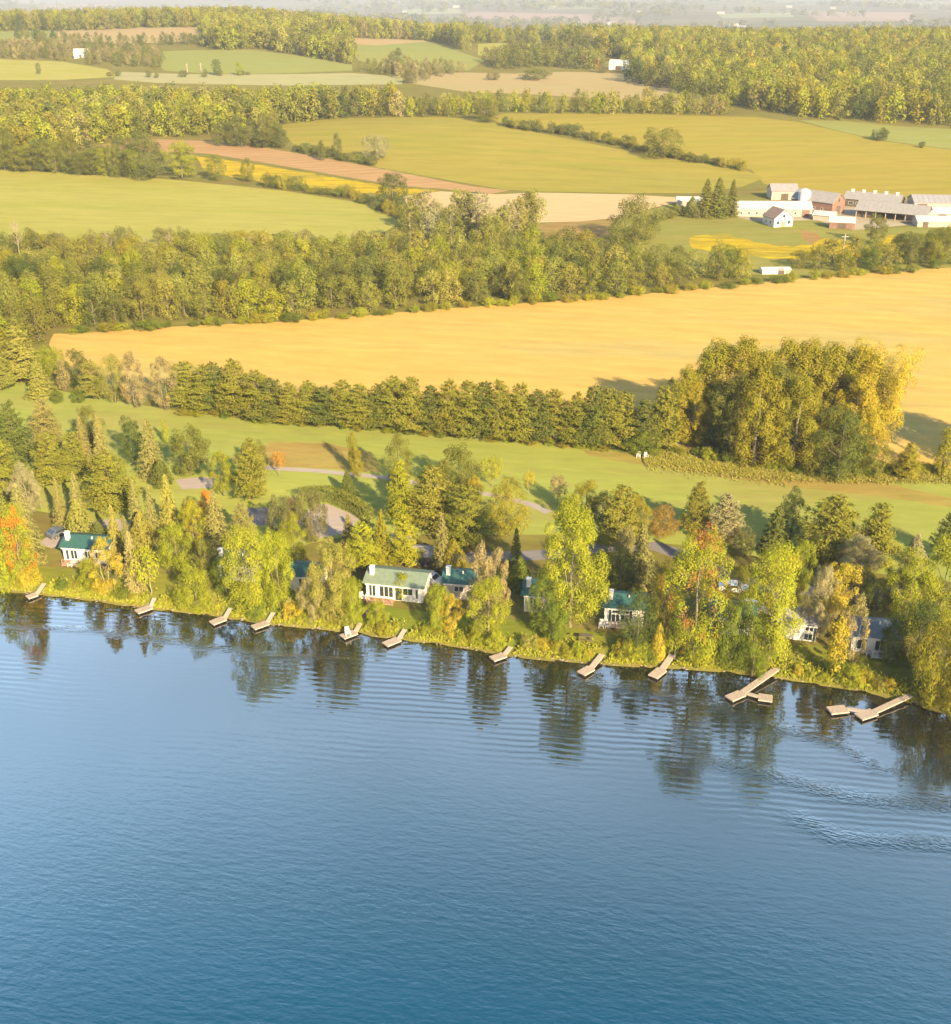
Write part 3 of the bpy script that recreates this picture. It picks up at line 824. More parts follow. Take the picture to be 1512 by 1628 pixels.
# ------------------------------------------------------------------ light, sky, air
SUN_EL, SUN_AZ = 26.0, 152.0
sun = bpy.data.lights.new("sun", "SUN")
sun.energy = 4.5; sun.angle = math.radians(0.5); sun.color = (1.0, 0.79, 0.47)
so = bpy.data.objects.new("sun", sun); COL.objects.link(so)
az, el = math.radians(SUN_AZ), math.radians(SUN_EL)
to_sun = Vector((math.sin(az) * math.cos(el), math.cos(az) * math.cos(el), math.sin(el)))
so.rotation_euler = to_sun.to_track_quat("Z", "Y").to_euler()
so.location = (60, -100, 200)
ADDED_GLOW = (7.2, 10.2, 13.4)  # colour of the glow added to the unseen low sky
world = bpy.data.worlds.new("World"); scene.world = world; world.use_nodes = True
wnt = world.node_tree
bg = wnt.nodes["Background"]; bg.inputs[1].default_value = 0.065
sky = wnt.nodes.new("ShaderNodeTexSky"); sky.sky_type = "NISHITA"; sky.sun_disc = False
sky.sun_elevation = el; sky.sun_rotation = az
sky.air_density = 1.0; sky.dust_density = 1.0; sky.ozone_density = 2.0
WL = wnt.links.new
tcw = wnt.nodes.new("ShaderNodeTexCoord"); sep = wnt.nodes.new("ShaderNodeSeparateXYZ"); WL(tcw.outputs["Generated"], sep.inputs[0])
def wmap(x, a, b, c, d):
    r = wnt.nodes.new("ShaderNodeMapRange"); r.interpolation_type = "SMOOTHSTEP"; WL(x, r.inputs[0])
    for k, q in enumerate((a, b, c, d)): r.inputs[1 + k].default_value = q
    return r.outputs[0]
def wmul(a, b):
    m_ = wnt.nodes.new("ShaderNodeMath"); m_.operation = "MULTIPLY"; WL(a, m_.inputs[0])
    if isinstance(b, float): m_.inputs[1].default_value = b
    else: WL(b, m_.inputs[1])
    return m_.outputs[0]
# unseen glow added low in the northern sky to brighten the water's reflection
glow_n = wnt.nodes.new("ShaderNodeTexNoise"); glow_n.inputs["Scale"].default_value = 3.0; glow_n.inputs["Detail"].default_value = 5
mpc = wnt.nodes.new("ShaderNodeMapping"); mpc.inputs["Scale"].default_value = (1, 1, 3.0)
WL(tcw.outputs["Generated"], mpc.inputs["Vector"]); WL(mpc.outputs[0], glow_n.inputs["Vector"])
glow_f = wmul(wmul(wmap(sep.outputs["Z"], .55, .80, 1.0, 0.0), wmap(sep.outputs["Y"], .05, .6, 0.0, 1.0)), wmap(glow_n.outputs[0], .2, .75, .7, 1.15))
glow_f = wmul(glow_f, wmap(sep.outputs["Z"], .03, .3, .55, 1.0))
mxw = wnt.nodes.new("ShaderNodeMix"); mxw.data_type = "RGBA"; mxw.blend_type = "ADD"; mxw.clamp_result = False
mxw.inputs[7].default_value = (ADDED_GLOW[0], ADDED_GLOW[1], ADDED_GLOW[2], 1)
WL(glow_f, mxw.inputs[0]); WL(sky.outputs[0], mxw.inputs[6]); WL(mxw.outputs[2], bg.inputs[0])
hm, hnt, hout = newmat("haze")
pv = N(hnt, "ShaderNodeVolumePrincipled")
pv.inputs["Color"].default_value = (0.58, 0.62, 0.74, 1)
pv.inputs["Density"].default_value = 1.1e-4
pv.inputs["Anisotropy"].default_value = 0.0
hnt.links.new(pv.outputs[0], hout.inputs["Volume"])
hz = MB().box(-14500, 14500, -2000, 16800, -48, 96).obj("haze", hm)
tag(hz, kind="stuff")
scene.view_settings.view_transform = "Standard"
scene.view_settings.look = "None"
scene.view_settings.exposure = 1.74
scene.cycles.use_denoising = True
scene.cycles.max_bounces = 6
scene.cycles.diffuse_bounces = 3
scene.cycles.glossy_bounces = 3
scene.cycles.transmission_bounces = 3
scene.cycles.volume_bounces = 1
scene.cycles.transparent_max_bounces = 4

# ------------------------------------------------------------------ trees round the cottages and on the shore, one by one
# kind, base column, base row, top row, width (photo pixels), colour, label
TREES = [
 ("maple", 38, 928, 806, 70, "yg", "orange and yellow maple on the bank beside the leftmost dock"),
 ("spruce", 46, 892, 767, 64, "sp", "tan spruce whose tip rises right behind the orange maple on the bank"),
 ("spruce", -6, 850, 745, 50, "sp", "pale spruce cut by the left edge of the photo above the maple"),
 ("shrub", 6, 938, 868, 46, "yg", "tall yellow-green bush on the bank at the left edge, left of the maple"),
 ("spruce", 100, 842, 757, 30, "sp", "thin tan spruce, left one of the pair behind the green-roofed cottage"),
 ("spruce", 127, 826, 748, 34, "sp", "thin tan spruce, right one of the pair behind the green-roofed cottage"),
 ("cedar", 130, 858, 793, 44, "lt", "rounded yellow-green cedar standing close behind the leftmost whole cottage"),
 ("pine", 180, 812, 718, 92, "pi", "broad white pine with fan-like branches above the leftmost gravel drive"),
 ("pine", 85, 772, 688, 66, "pi", "yellowish pine left of the broad fan-branched pine"),
 ("pine", 28, 752, 640, 74, "pd", "dark pine at the left edge of the lawn, tallest of its clump"),
 ("pine", 78, 722, 634, 58, "sp", "tan brown pine at the lawn edge in front of the two round bushes"),
 ("pine", 12, 800, 690, 70, "pi", "green pine on the left edge beneath the dark tall pine"),
 ("open", 48, 822, 742, 52, "bt", "olive grey loose tree between the left edge spruces"),
 ("spruce", 136, 738, 660, 38, "sp", "pale spruce standing before a dark leafy tree at the lawn edge"),
 ("spruce", 165, 742, 655, 36, "sp", "slanting tan spruce, second of the pale pair at the lawn edge"),
 ("oval", 147, 710, 646, 48, "ol", "olive leafy tree whose top shows between the pale lawn-edge spruces"),
 ("pine", 122, 766, 686, 56, "pi", "bright pine between the lawn edge spruces and the fan-branched pine"),
 ("oval", 212, 737, 668, 42, "dg", "dark leafy tree left of the tall tan spruce by the path"),
 ("spruce", 243, 756, 664, 52, "sp", "tall tan spruce between two dark round trees by the lawn"),
 ("sapling", 264, 705, 670, 12, "ye", "slim yellow treetop showing right behind the tall tan spruce"),
 ("round", 303, 752, 682, 76, "ol", "large round dark olive tree beside the gravel lot on the lawn"),
 ("cedar", 258, 772, 730, 34, "pd", "small dark round evergreen in front of the tall tan spruce"),
 ("amber", 356, 788, 720, 42, "yg", "green tree with orange tips left of the large green pine by the path"),
 ("pine", 402, 793, 700, 70, "pi", "large green pine at the left end of the pale path"),
 ("round", 408, 745, 702, 40, "ol", "olive leafy top rising behind the large green pine by the path"),
 ("young", 444, 756, 718, 20, "or", "small orange-red tree with thin trunk at the left end of the pale path"),
 ("spruce", 222, 856, 760, 36, "sp", "slim tan spruce, leftmost of the three standing before the gravel lot"),
 ("spruce", 246, 862, 772, 36, "sp", "slim tan spruce, middle of the three standing before the gravel lot"),
 ("spruce", 274, 858, 752, 46, "lt", "greener spruce, rightmost of the three standing before the gravel lot"),
 ("cedar", 229, 872, 812, 38, "lt", "rounded yellow-green cedar in front of the three slim spruces"),
 ("spruce", 187, 885, 800, 34, "lt", "yellow-green spruce behind the gold birch at the leftmost whole cottage"),
 ("spruce", 206, 892, 818, 32, "sp", "tan spruce half hidden between gold birch and silvery spruce"),
 ("spruce", 216, 937, 842, 40, "tan", "silvery tan spruce with drooping boughs on the bank by the second dock"),
 ("birch", 172, 940, 858, 62, "go", "golden birch with pale forked trunks left of the silvery spruce"),
 ("oval", 146, 936, 888, 40, "yg", "small green tree on the bank at the foot of the golden birch"),
 ("young", 241, 945, 870, 44, "yg", "yellow-green tree with pale trunk just right of the silvery spruce"),
 ("oval", 284, 908, 832, 64, "yg", "vivid green leafy tree behind the bush between the second and third docks"),
 ("amber", 311, 884, 797, 48, "ye", "bright yellow tree before tan spruces above the third dock"),
 ("spruce", 347, 872, 776, 52, "sp", "brownish spruce with orange leaves showing behind its tip"),
 ("maple", 332, 838, 782, 44, "or", "orange red treetop just behind the brownish spruce"),
 ("spruce", 300, 850, 790, 38, "sp", "tan spruce behind the bright yellow tree above the third dock"),
 ("oval", 330, 925, 862, 44, "ol", "shaded olive tree left of the cottage hidden behind the big yellow-green tree"),
 ("round", 313, 968, 906, 64, "yg", "large dome-shaped green bush on the bank left of the third dock"),
 ("oval", 398, 974, 838, 80, "yg", "big bright yellow-green tree leaning over the bank above the third dock"),
 ("oval", 446, 966, 846, 66, "yg", "second big yellow-green tree, touching the right of the brightest one"),
 ("oval", 470, 905, 826, 52, "yg", "yellow-green treetop behind the two biggest yellow-green shore trees"),
 ("round", 448, 858, 790, 50, "br", "dark brownish tree, left one of the pair beside the pink gravel lot"),
 ("round", 497, 856, 784, 56, "br", "dark brownish tree, right one of the pair beside the pink gravel lot"),
 ("open", 468, 850, 792, 30, "pk", "grey-tan thin tree between the two brownish trees by the lot"),
 ("pine", 388, 862, 800, 44, "sp", "tan pine in front of the grey paved court"),
 ("open", 532, 988, 862, 88, "lt", "wide olive-tan tree with loose crown left of the big white house"),
 ("open", 500, 990, 910, 50, "tan", "thin brown-tan tree on the bank left of the fifth dock"),
 ("oval", 560, 1000, 920, 48, "yg", "small yellow-green tree in front of the big white house's left corner"),
 ("pine", 578, 905, 830, 60, "ye", "bright golden pine just behind the big white house's chimney"),
 ("spruce", 556, 880, 815, 36, "sp", "grey-tan spruce below the pink gravel lot, left of the golden pine"),
 ("spruce", 608, 895, 808, 44, "gg", "brownish green spruce behind the big white house"),
 ("pine", 645, 900, 816, 56, "ye", "yellow-green pine in front of the small white shed"),
 ("pine", 638, 838, 732, 54, "ye", "tall golden-green pine right of the trimmed hedge"),
 ("pine", 688, 842, 742, 96, "pi", "widest pine with layered plumes in the middle of the park"),
 ("pine", 742, 866, 772, 84, "pi", "green pine just right of the widest park pine"),
 ("oval", 634, 775, 694, 52, "ol", "dark olive oval tree on the lawn behind the tall golden-green pine"),
 ("sapling", 562, 748, 688, 20, "gg", "narrow upright tree standing by the path on the lawn"),
 ("round", 568, 756, 716, 24, "gg", "short round tree at the foot of the narrow upright tree"),
 ("round", 729, 784, 712, 78, "ol", "large dark round tree on the lawn left of the yellow lollipop tree"),
 ("round", 755, 800, 760, 30, "go", "small golden bush-like tree at the right foot of the large dark round tree"),
 ("young", 783, 773, 728, 34, "ye", "yellow lollipop tree with slim trunk, largest of three on the lawn"),
 ("young", 840, 786, 750, 17, "go", "tiny gold lollipop tree, middle of three on the lawn"),
 ("young", 886, 802, 757, 30, "pk", "thin pinkish lollipop tree, rightmost of three on the lawn"),
 ("round", 806, 846, 772, 72, "gg", "broad golden-olive tree beside the curving path"),
 ("spruce", 553, 788, 748, 36, "pd", "small dark fir in shade just above the trimmed hedge"),
 ("spruce", 703, 908, 813, 42, "sp", "tall tan spruce behind the grey-roofed cabin"),
 ("cedar", 722, 912, 858, 40, "gg", "green cedar touching the right of the tall tan spruce behind the cabin"),
 ("spruce", 820, 915, 838, 32, "pd", "slim dark spruce beside the park road"),
 ("cedar", 826, 938, 884, 36, "gr", "dark green cedar below the slim dark spruce at the park road"),
 ("birch", 765, 1000, 868, 56, "pk", "pinkish gold birch with thin pale stems beside the small teal cottage"),
 ("birch", 792, 985, 872, 44, "pk", "bare-topped pinkish birch leaning right of the gold birch"),
 ("oval", 776, 1026, 925, 78, "yg", "olive-green tree filling the bank left of the seventh dock"),
 ("amber", 716, 1004, 945, 46, "go", "small golden-orange tree in front of the small teal cottage"),
 ("oval", 697, 1004, 930, 44, "yg", "olive tree in front of the gable of the big white house"),
 ("sapling", 640, 950, 915, 36, "yg", "round yellow-green tree right before the big white house's front wall"),
 ("open", 906, 996, 806, 122, "yg", "tallest shore tree, a gold-green cottonwood with pale trunk by the eighth dock"),
 ("oval", 862, 1006, 915, 58, "gr", "dark green tree at the left foot of the tallest cottonwood"),
 ("round", 880, 1018, 955, 50, "gr", "low green tree on the lawn below the tallest cottonwood"),
 ("pine", 984, 872, 772, 82, "pi", "bright green pine behind the cottage with the white deck chairs"),
 ("oval", 930, 836, 768, 54, "gg", "golden-olive tree at the lawn edge left of the bright green pine"),
 ("oval", 957, 838, 782, 36, "dg", "dark narrow tree wedged left of the bright green pine"),
 ("spruce", 1016, 938, 828, 60, "sp", "tan grey spruce behind the cottage with the white deck chairs"),
 ("open", 992, 905, 838, 40, "tan", "tan twiggy tree just left of the tan grey spruce"),
 ("round", 985, 936, 878, 66, "pd", "dark green low tree directly behind the cottage with deck chairs"),
 ("oval", 1012, 1036, 945, 78, "dg", "dark green tree hiding the right of the cottage with deck chairs"),
 ("redmaple", 1100, 1052, 838, 124, "yg", "big maple with red patches on the bank right of the ninth dock"),
 ("amber", 1054, 1000, 895, 54, "gg", "olive-orange tree left of the big red-patched maple"),
 ("cedar", 1046, 1046, 990, 24, "go", "small upright yellowish cedar on the bank above the ninth dock"),
 ("young", 1072, 1050, 985, 30, "yg", "small green tree with thin trunk at the foot of the big red-patched maple"),
 ("round", 1052, 850, 810, 56, (.25, .165, .035), "low orange-brown tree on the lawn behind the red-patched maple"),
 ("pine", 1106, 850, 766, 54, "pi", "green fir on the lawn edge above the red-patched maple"),
 ("pine", 1150, 862, 786, 66, "bt", "silvery grey pine right of the green lawn-edge fir"),
 ("round", 1178, 880, 842, 50, "br", "brown-red low tree beneath the silvery grey pine"),
 ("spruce", 1230, 876, 804, 62, "pd", "dark green fir standing alone on the lawn, left of the largest pine"),
 ("oval", 1256, 862, 784, 52, "dg", "dark round tree behind the lone fir on the lawn"),
 ("pine", 1318, 892, 788, 112, "pi", "largest pine with spreading dark plumes at the lawn on the right"),
 ("pine", 1388, 905, 800, 78, "pi", "second spreading pine, right of the largest pine on the lawn"),
 ("open", 1358, 930, 855, 72, "bt", "grey-olive loose tree in front of the two spreading pines"),
 ("oval", 1218, 1064, 868, 92, "yg", "large olive tree with orange top above the T-shaped dock"),
 ("amber", 1230, 985, 872, 84, "gg", "orange-tinged treetop right behind the large olive tree"),
 ("oval", 1268, 945, 860, 50, "yg", "bright yellow-green tree before the lone fir on the lawn"),
 ("round", 1160, 1060, 962, 66, "gr", "dark green tree between the red-patched maple and the large olive tree"),
 ("oval", 1195, 1076, 985, 70, "gr", "green tree leaning over the root of the T-shaped dock"),
 ("open", 1298, 1012, 905, 60, "bt", "grey-green thin tree left of the bright gold cottonwood"),
 ("amber", 1325, 1010, 893, 78, "go", "bright gold cottonwood, brightest tree on the right of the shore"),
 ("sapling", 1325, 1075, 985, 38, "go", "narrow golden tree on the bank below the bright gold cottonwood"),
 ("birch", 1352, 1056, 950, 56, "tan", "tan bare-twigged birch with white trunk right of the gold cottonwood"),
 ("cedar", 1374, 960, 897, 28, "lt", "small pointed yellow-green cedar right behind the gold cottonwood"),
 ("oval", 1378, 985, 918, 46, "dg", "dark green tree between the pointed cedar and the grey-blue roof"),
 ("oval", 1436, 1010, 882, 86, "yg", "large green tree with yellow top right of the pointed cedar"),
 ("oval", 1486, 1010, 866, 90, "yg", "large yellow-green tree at the right edge above the willow"),
 ("oval", 1452, 1062, 962, 96, "dg", "dark shaded tree beside the cottage nearest the right edge"),
 ("oval", 1412, 1055, 985, 48, "dg", "small dark tree on the shaded lawn right of the tan birch"),
 ("willow", 1490, 1118, 985, 104, "gg", "golden willow bush hanging over the water at the right edge"),
 ("willow", 1530, 1140, 1030, 110, "gg", "second golden willow, cut by the right edge beside the water"),
 ("pine", 1502, 888, 818, 56, "pd", "dark pine cut by the right edge above the yellow-green tree"),
 ("spruce", 1452, 895, 848, 46, "bt", "bluish spruce on the lawn left of the right edge pine"),
 ("sapling", 1496, 757, 686, 34, "gg", "narrow gold-green poplar alone at the right edge of the golden field"),
 ("round", 92, 640, 622, 22, "gr", "left one of two round green bushes on the lawn at far left"),
 ("round", 126, 640, 619, 26, "gr", "right one of two round green bushes on the lawn at far left"),
 ("oval", 360, 945, 885, 40, "gr", "dark green tree right beside the teal roof behind the third dock"),
 ("round", 436, 905, 860, 46, "yg", "green treetop between the big yellow-green trees and the grey court"),
 ("spruce", 1100, 900, 850, 36, "sp", "tan spruce hidden behind the crown of the red-patched maple"),
 ("oval", 1300, 905, 850, 44, "ol", "olive tree at the foot of the largest pine"),
 ("open", 1420, 965, 900, 60, "ol", "olive tree half hidden behind the large green tree with yellow top"),
 ("oval", 1170, 990, 900, 58, "gg", "olive gold tree between the red-patched maple and the orange top"),
 ("round", 600, 990, 958, 40, "yg", "small bush tree on the lawn below the big white house"),
 ("oval", 1010, 860, 790, 46, "gg", "gold-green tree right of the bright green pine on the lawn"),
 ("spruce", 20, 895, 820, 40, "pd", "dark spruce left of the orange maple near the left edge cottage"),
 ("cedar", 160, 868, 828, 30, "pd", "small dark cedar between the cottage drive and the green-roofed cottage"),
 ("pine", 1440, 760, 705, 44, "gg", "low golden pine at the end of the poplar grove by the golden field"),
]
for (k, u, vb, vt, w, c, lab) in TREES:
    tree_px(k, u, vb, vt, w * (.84 if k not in ("spruce", "cedar", "young", "pine") else .97), c, lab)

# trees just outside the right edge of the photo, whose shadows fall into it
for (u, vb, h, w) in ((1580, 752, 19, 11), (1640, 762, 21, 12), (1700, 770, 20, 12)):
    put_tree("poplar", hit(u, vb), h, w, "gg", "gold-green poplar beyond the right edge of the photo beside the golden field", "poplars beyond the right edge")

# ---- the windbreak of pines along the golden field
for i in range(28):
    f = i / 27.0
    u = 296 + f * 752 + rnd.uniform(-5, 5)
    vb = np.interp(u, [296, 450, 700, 1048], [648, 669, 690, 716]) + rnd.uniform(-3, 3)
    hh = np.interp(u, [296, 420, 440, 620, 640, 1048], [72, 86, 62, 78, 86, 92]) * rnd.uniform(0.84, 1.08)
    tree_px("pine", u, vb, vb - hh, rnd.uniform(58, 74), ["pi", "pi", "pd"][i % 3],
            "dark green white pine in the long windbreak row below the golden field", "pines of the windbreak row")
ROWX = [
 ("birch", 216, 648, 562, 44, "pk", "pinkish brown birch at the left end of the pine windbreak"),
 ("birch", 264, 652, 568, 42, "pk", "tan birch with pale trunk, first left of the pine windbreak"),
 ("oval", 184, 640, 566, 40, "lt", "thin green tree left of the two tan birches"),
 ("pine", 150, 634, 572, 46, "lt", "yellow-green pine left of the tan birches"),
 ("oval", 128, 618, 558, 36, "dg", "dark green round tree at the left tip of the golden field"),
 ("spruce", 66, 630, 570, 52, "lt", "pale yellow-green spruce on the lawn at the far left"),
 ("sapling", 104, 620, 572, 22, "tan", "slim tan tree beside the dark round tree at the golden field's tip"),
 ("pine", 36, 606, 518, 66, "lt", "tall pine, tallest of the far left clump by the golden field"),
 ("pine", 2, 620, 556, 50, "lt", "pine cut by the left edge at the lawn's far corner"),
 ("pine", 10, 594, 522, 52, "gg", "olive pine at the left edge behind the tallest of its clump"),
 ("round", 82, 596, 552, 40, "yg", "yellow-green round tree between the far left clump and the field"),
 ("oval", 622, 678, 618, 44, "gg", "olive leafy tree filling the gap in the pine windbreak"),
 ("round", 1020, 720, 682, 60, "gr", "low green tree at the right end of the pine windbreak"),
 ("oval", 1050, 712, 640, 44, "dg", "dark green tree between the windbreak and the poplar grove"),
]
for r in ROWX: tree_px(*r)

# ---- the poplar grove
GROVE = [
 ("poplar", 1086, 700, 586, 48, "gg"), ("poplar", 1100, 708, 612, 40, "go"), ("poplar", 1135, 700, 548, 66, "gg"), ("poplar", 1172, 705, 542, 62, "gg"),
 ("poplar", 1205, 708, 556, 58, "gg"), ("poplar", 1238, 705, 544, 60, "gg"), ("poplar", 1272, 706, 548, 60, "gg"), ("poplar", 1308, 710, 552, 62, "gg"),
 ("poplar", 1342, 712, 556, 60, "gg"), ("bigpoplar", 1388, 722, 550, 112, "go"), ("poplar", 1198, 742, 590, 60, "gg"), ("poplar", 1166, 730, 600, 50, "ol"),
 ("poplar", 1258, 746, 606, 56, "gg"), ("poplar", 1225, 735, 585, 52, "ol"), ("poplar", 1350, 735, 600, 50, "go"), ("poplar", 1366, 712, 560, 50, "go")]
for r in GROVE:
    tree_px(r[0], r[1], r[2], r[3], r[4] * (1.5 if r[0] == "poplar" else .88), r[5], "tall gold-green poplar crowded into the grove at the edge of the golden field", "poplars of the grove")
tree_px("oval", 1330, 762, 652, 86, "pd", "dark green bushy tree in front of the poplar grove")
tree_px("round", 1290, 752, 690, 56, "ol", "low dark green tree at the front foot of the poplar grove")
tree_px("round", 1140, 718, 672, 66, "dg", "dark low tree at the left foot of the poplar grove")
tree_px("round", 1382, 755, 705, 54, "ol", "green low tree at the right foot of the poplar grove")
tree_px("oval", 1365, 750, 690, 50, "ol", "green tree pressed against the big forked poplar")

# ------------------------------------------------------------------ shrubs on the bank, grouped by the docks they stand between
DOCK_U = [70, 244, 366, 434, 571, 643, 810, 956, 1067, 1234, 1444]
ORD = ["first", "second", "third", "fourth", "fifth", "sixth", "seventh", "eighth", "ninth", "tenth", "eleventh"]
SHV = {}
def shore_v(u):
    return float(np.interp(u, [p[0] for p in SHORE_PX], [p[1] for p in SHORE_PX]))
u = -14.0
while u < 1500:
    if min(abs(u - q - 2) for q in DOCK_U) > 21 and not (1130 < u < 1215 and rnd.random() < 0.3):
        k = sum(1 for q in DOCK_U if q < u)
        where = ("left of the first dock" if k == 0 else "right of the last dock" if k == 11 else "between the %s and %s docks" % (ORD[k - 1], ORD[k]))
        big = rnd.random()
        col = rnd.choice(["yg", "yg", "yg", "gg", "go", "lt", "gr"])
        hpx = 8 + 17 * big ** 2
        vb = shore_v(u) - rnd.uniform(5, 17)
        wd = hpx * rnd.uniform(1.1, 1.7)
        look = {"yg": "yellow-green", "gg": "golden-olive", "go": "golden", "lt": "pale green", "gr": "green"}[col]
        tree_px("shrub", u, vb, vb - hpx, wd, col, "%s shrub on the bank %s" % (look, where), "%s bank shrubs %s" % (look, where))
    u += rnd.uniform(11, 24)

# ------------------------------------------------------------------ the belt of woodland beyond the golden field
def in_poly(u, v, poly):
    c = False
    for i in range(len(poly)):
        (x0, y0), (x1, y1) = poly[i - 1], poly[i]
        if (y0 > v) != (y1 > v) and u < (x1 - x0) * (v - y0) / (y1 - y0) + x0: c = not c
    return c
BELT = [(-25, 560), (50, 556), (82, 526), (170, 524), (260, 516), (450, 507), (600, 497), (700, 488), (850, 478), (1000, 467), (1130, 454), (1250, 442), (1380, 431), (1530, 421),
        (1530, 404), (1400, 412), (1300, 422), (1200, 430), (1120, 430), (1050, 424), (980, 414), (900, 402), (850, 398), (640, 408), (450, 414), (250, 420), (100, 428), (-25, 440)]
v = 405.0
nb = 0
while v < 560:
    u = -25 + rnd.uniform(0, 20)
    while u < 1530:
        uu, vv = u + rnd.uniform(-7, 7), v + rnd.uniform(-4, 4)
        if in_poly(uu, vv, BELT) and not (1200 < uu < 1222 or 1238 < uu < 1268 and vv > 425) and not (780 < uu < 806 and vv > 474) and nb < 296:
            sc = (vv + 20) / 500.0
            h = rnd.uniform(38, 62) * sc if uu < 1010 else rnd.uniform(28, 50) * sc
            w = rnd.uniform(34, 48) * sc
            c = rnd.choices(["wo", "lt", "yg", "ol", "wd", "gg", "dg"], [5, 2, 1.6, 1.6, 1.1, .7, .3])[0]
            edge = vv > np.interp(uu, [p[0] for p in BELT[2:14]], [p[1] for p in BELT[2:14]]) - 16
            look = {"wo": "olive", "lt": "pale olive", "yg": "yellow-green", "ol": "dull olive", "wd": "dark olive", "gg": "golden olive", "dg": "dark green"}[c]
            where = "along the far edge of the golden field" if edge else "inside the woodland belt beyond the golden field"
            tree_px("mleaf", uu, vv, vv - h, w, c, "%s bushy tree %s" % (look, where), "%s belt trees %s" % (look, where), 0.14)
            nb += 1
        u += 35 * (vv + 250) / 720.0 * (0.94 if uu < 1000 else 1.0)
    v += 12.5

# reddish and dark scrub along the foot of the hay field
u = -10
while u < 640:
    c = rnd.choice(["br", "ol", "gg", "wd", "br", "tan", "wo"])
    look = {"br": "brown", "ol": "dull olive", "gg": "golden olive", "wd": "dark", "tan": "tan", "wo": "olive"}[c]
    vb = rnd.uniform(392, 412); h = rnd.uniform(18, 32)
    tree_px("shrub", u, vb, vb - h, rnd.uniform(26, 42), c, "%s scrub bush along the foot of the pale hay field" % look, "%s scrub below the hay field" % look)
    u += rnd.uniform(11, 20)
for (u, vb, vt, w) in ((31, 404, 346, 26), (173, 414, 362, 24), (236, 410, 374, 18), (273, 412, 364, 24)):
    tree_px("bare", u, vb, vt, w, "tan", "bare dead tree in the scrub below the hay field, %s from the left" % {31: "first", 173: "second", 236: "third", 273: "fourth"}[u])

# the tall grey-green clump right of the hay field
for i in range(18):
    u = 652 + i * 11.5 + rnd.uniform(-4, 4)
    vb = rnd.uniform(368, 398)
    tree_px("mpop", u, vb, vb - rnd.uniform(48, 74), rnd.uniform(32, 44), rnd.choice(["bt", "ol", "bt", "lt"]), "tall grey-green tree in the clump right of the hay field", "tall clump right of the hay field")

OTHER = [
 ("oval", 624, 332, 276, 46, "dg", "dark green tree alone at the right tip of the hay field"),
 ("round", 1010, 384, 320, 76, "ol", "large round olive tree alone on the pasture left of the farm"),
 ("spruce", 1121, 345, 283, 38, "ol", "left of three dark spruces beside the white farm barn"),
 ("spruce", 1140, 345, 280, 40, "ol", "middle of three dark spruces beside the white farm barn"),
 ("spruce", 1162, 343, 284, 28, "ol", "right of three dark spruces beside the white farm barn"),
 ("cedar", 1099, 345, 312, 22, "ol", "small olive cedar left of the three farm spruces"),
 ("round", 597, 253, 215, 42, "bt", "grey round tree with light showing through on the edge of the hill field"),
 ("sapling", 537, 251, 213, 14, "wd", "thin dark tree left of the grey round tree on the hill field edge"),
 ("sapling", 512, 255, 224, 13, "wd", "short thin tree, leftmost on the edge of the hill field"),
 ("round", 1052, 250, 206, 60, "ol", "largest round tree in the hedge crossing the hill field"),
 ("shrub", 1400, 223, 207, 26, "dg", "dark bush alone on the far pale green field at right"),
 ("shrub", 1465, 235, 226, 10, "dg", "tiny dark bush at the edge of the far pale green field"),
 ("oval", 775, 194, 157, 42, "ol", "dark olive tree at the left end of the hedge on the hill crest"),
 ("shrub", 848, 126, 111, 46, "ol", "broad dark bush on the upper wheat field"),
 ("shrub", 785, 127, 116, 20, "br", "small brown bush on the upper wheat field"),
 ("round", 232, 283, 221, 66, "wd", "large dark round tree at the top edge of the hay field"),
 ("oval", 290, 284, 228, 52, "yg", "yellow-green tree right of the large dark round tree above the hay field"),
 ("oval", 344, 287, 246, 30, "ol", "small olive tree before the goldenrod strip, left of a pair"),
 ("oval", 395, 289, 252, 23, "ol", "small olive tree before the goldenrod strip, right of a pair"),
 ("oval", 1390, 388, 344, 36, "ol", "olive tree with visible trunk in front of the open farm barn"),
 ("oval", 1445, 420, 370, 46, "wd", "dark tree at the right below the open farm barn"),
 ("oval", 1488, 420, 362, 50, "ol", "olive tree at the right edge below the farm"),
 ("oval", 1160, 440, 394, 36, "gr", "green tree in the thin belt below the goldenrod patch"),
 ("oval", 1385, 428, 394, 30, "gr", "vivid green tree in the thin belt at the right below the farm"),
 ("oval", 826, 478, 430, 40, "ol", "olive tree between two dark gaps in the edge of the belt"),
 ("round", 38, 478, 408, 60, "dg", "large dark tree at the left edge of the woodland belt"),
 ("oval", 540, 470, 420, 46, "wd", "dark round tree standing out in the middle of the woodland belt"),
 ("oval", 345, 120, 94, 15, "wd", "small dark tree on the edge of the far bluish field, left one"),
 ("oval", 381, 120, 99, 12, "yg", "small yellow tree on the edge of the far bluish field, right one"),
 ("oval", 633, 118, 80, 28, "wd", "dark round tree alone on the far green slope"),
 ("oval", 62, 118, 100, 8, "wd", "tiny tree alone on the far yellow-green field"),
 ("round", 652, 132, 112, 22, "br", "brownish tree at the left tip of the upper wheat field"),
]
for r in OTHER: tree_px(*r)
def hedge_row(px, step, h, w, cols, label, group, kind="shrub"):
    for i in range(len(px) - 1):
        (a, b), (c, d) = px[i], px[i + 1]
        n = max(1, int(math.hypot(c - a, d - b) / step))
        for k in range(n):
            f = (k + rnd.uniform(0.1, 0.9)) / n
            vb = b + (d - b) * f + rnd.uniform(-1.5, 2)
            hh = h * rnd.uniform(0.55, 1.4)
            tree_px(kind, a + (c - a) * f, vb, vb - hh, w * rnd.uniform(0.7, 1.4), rnd.choice(cols), label, group, 0.14)
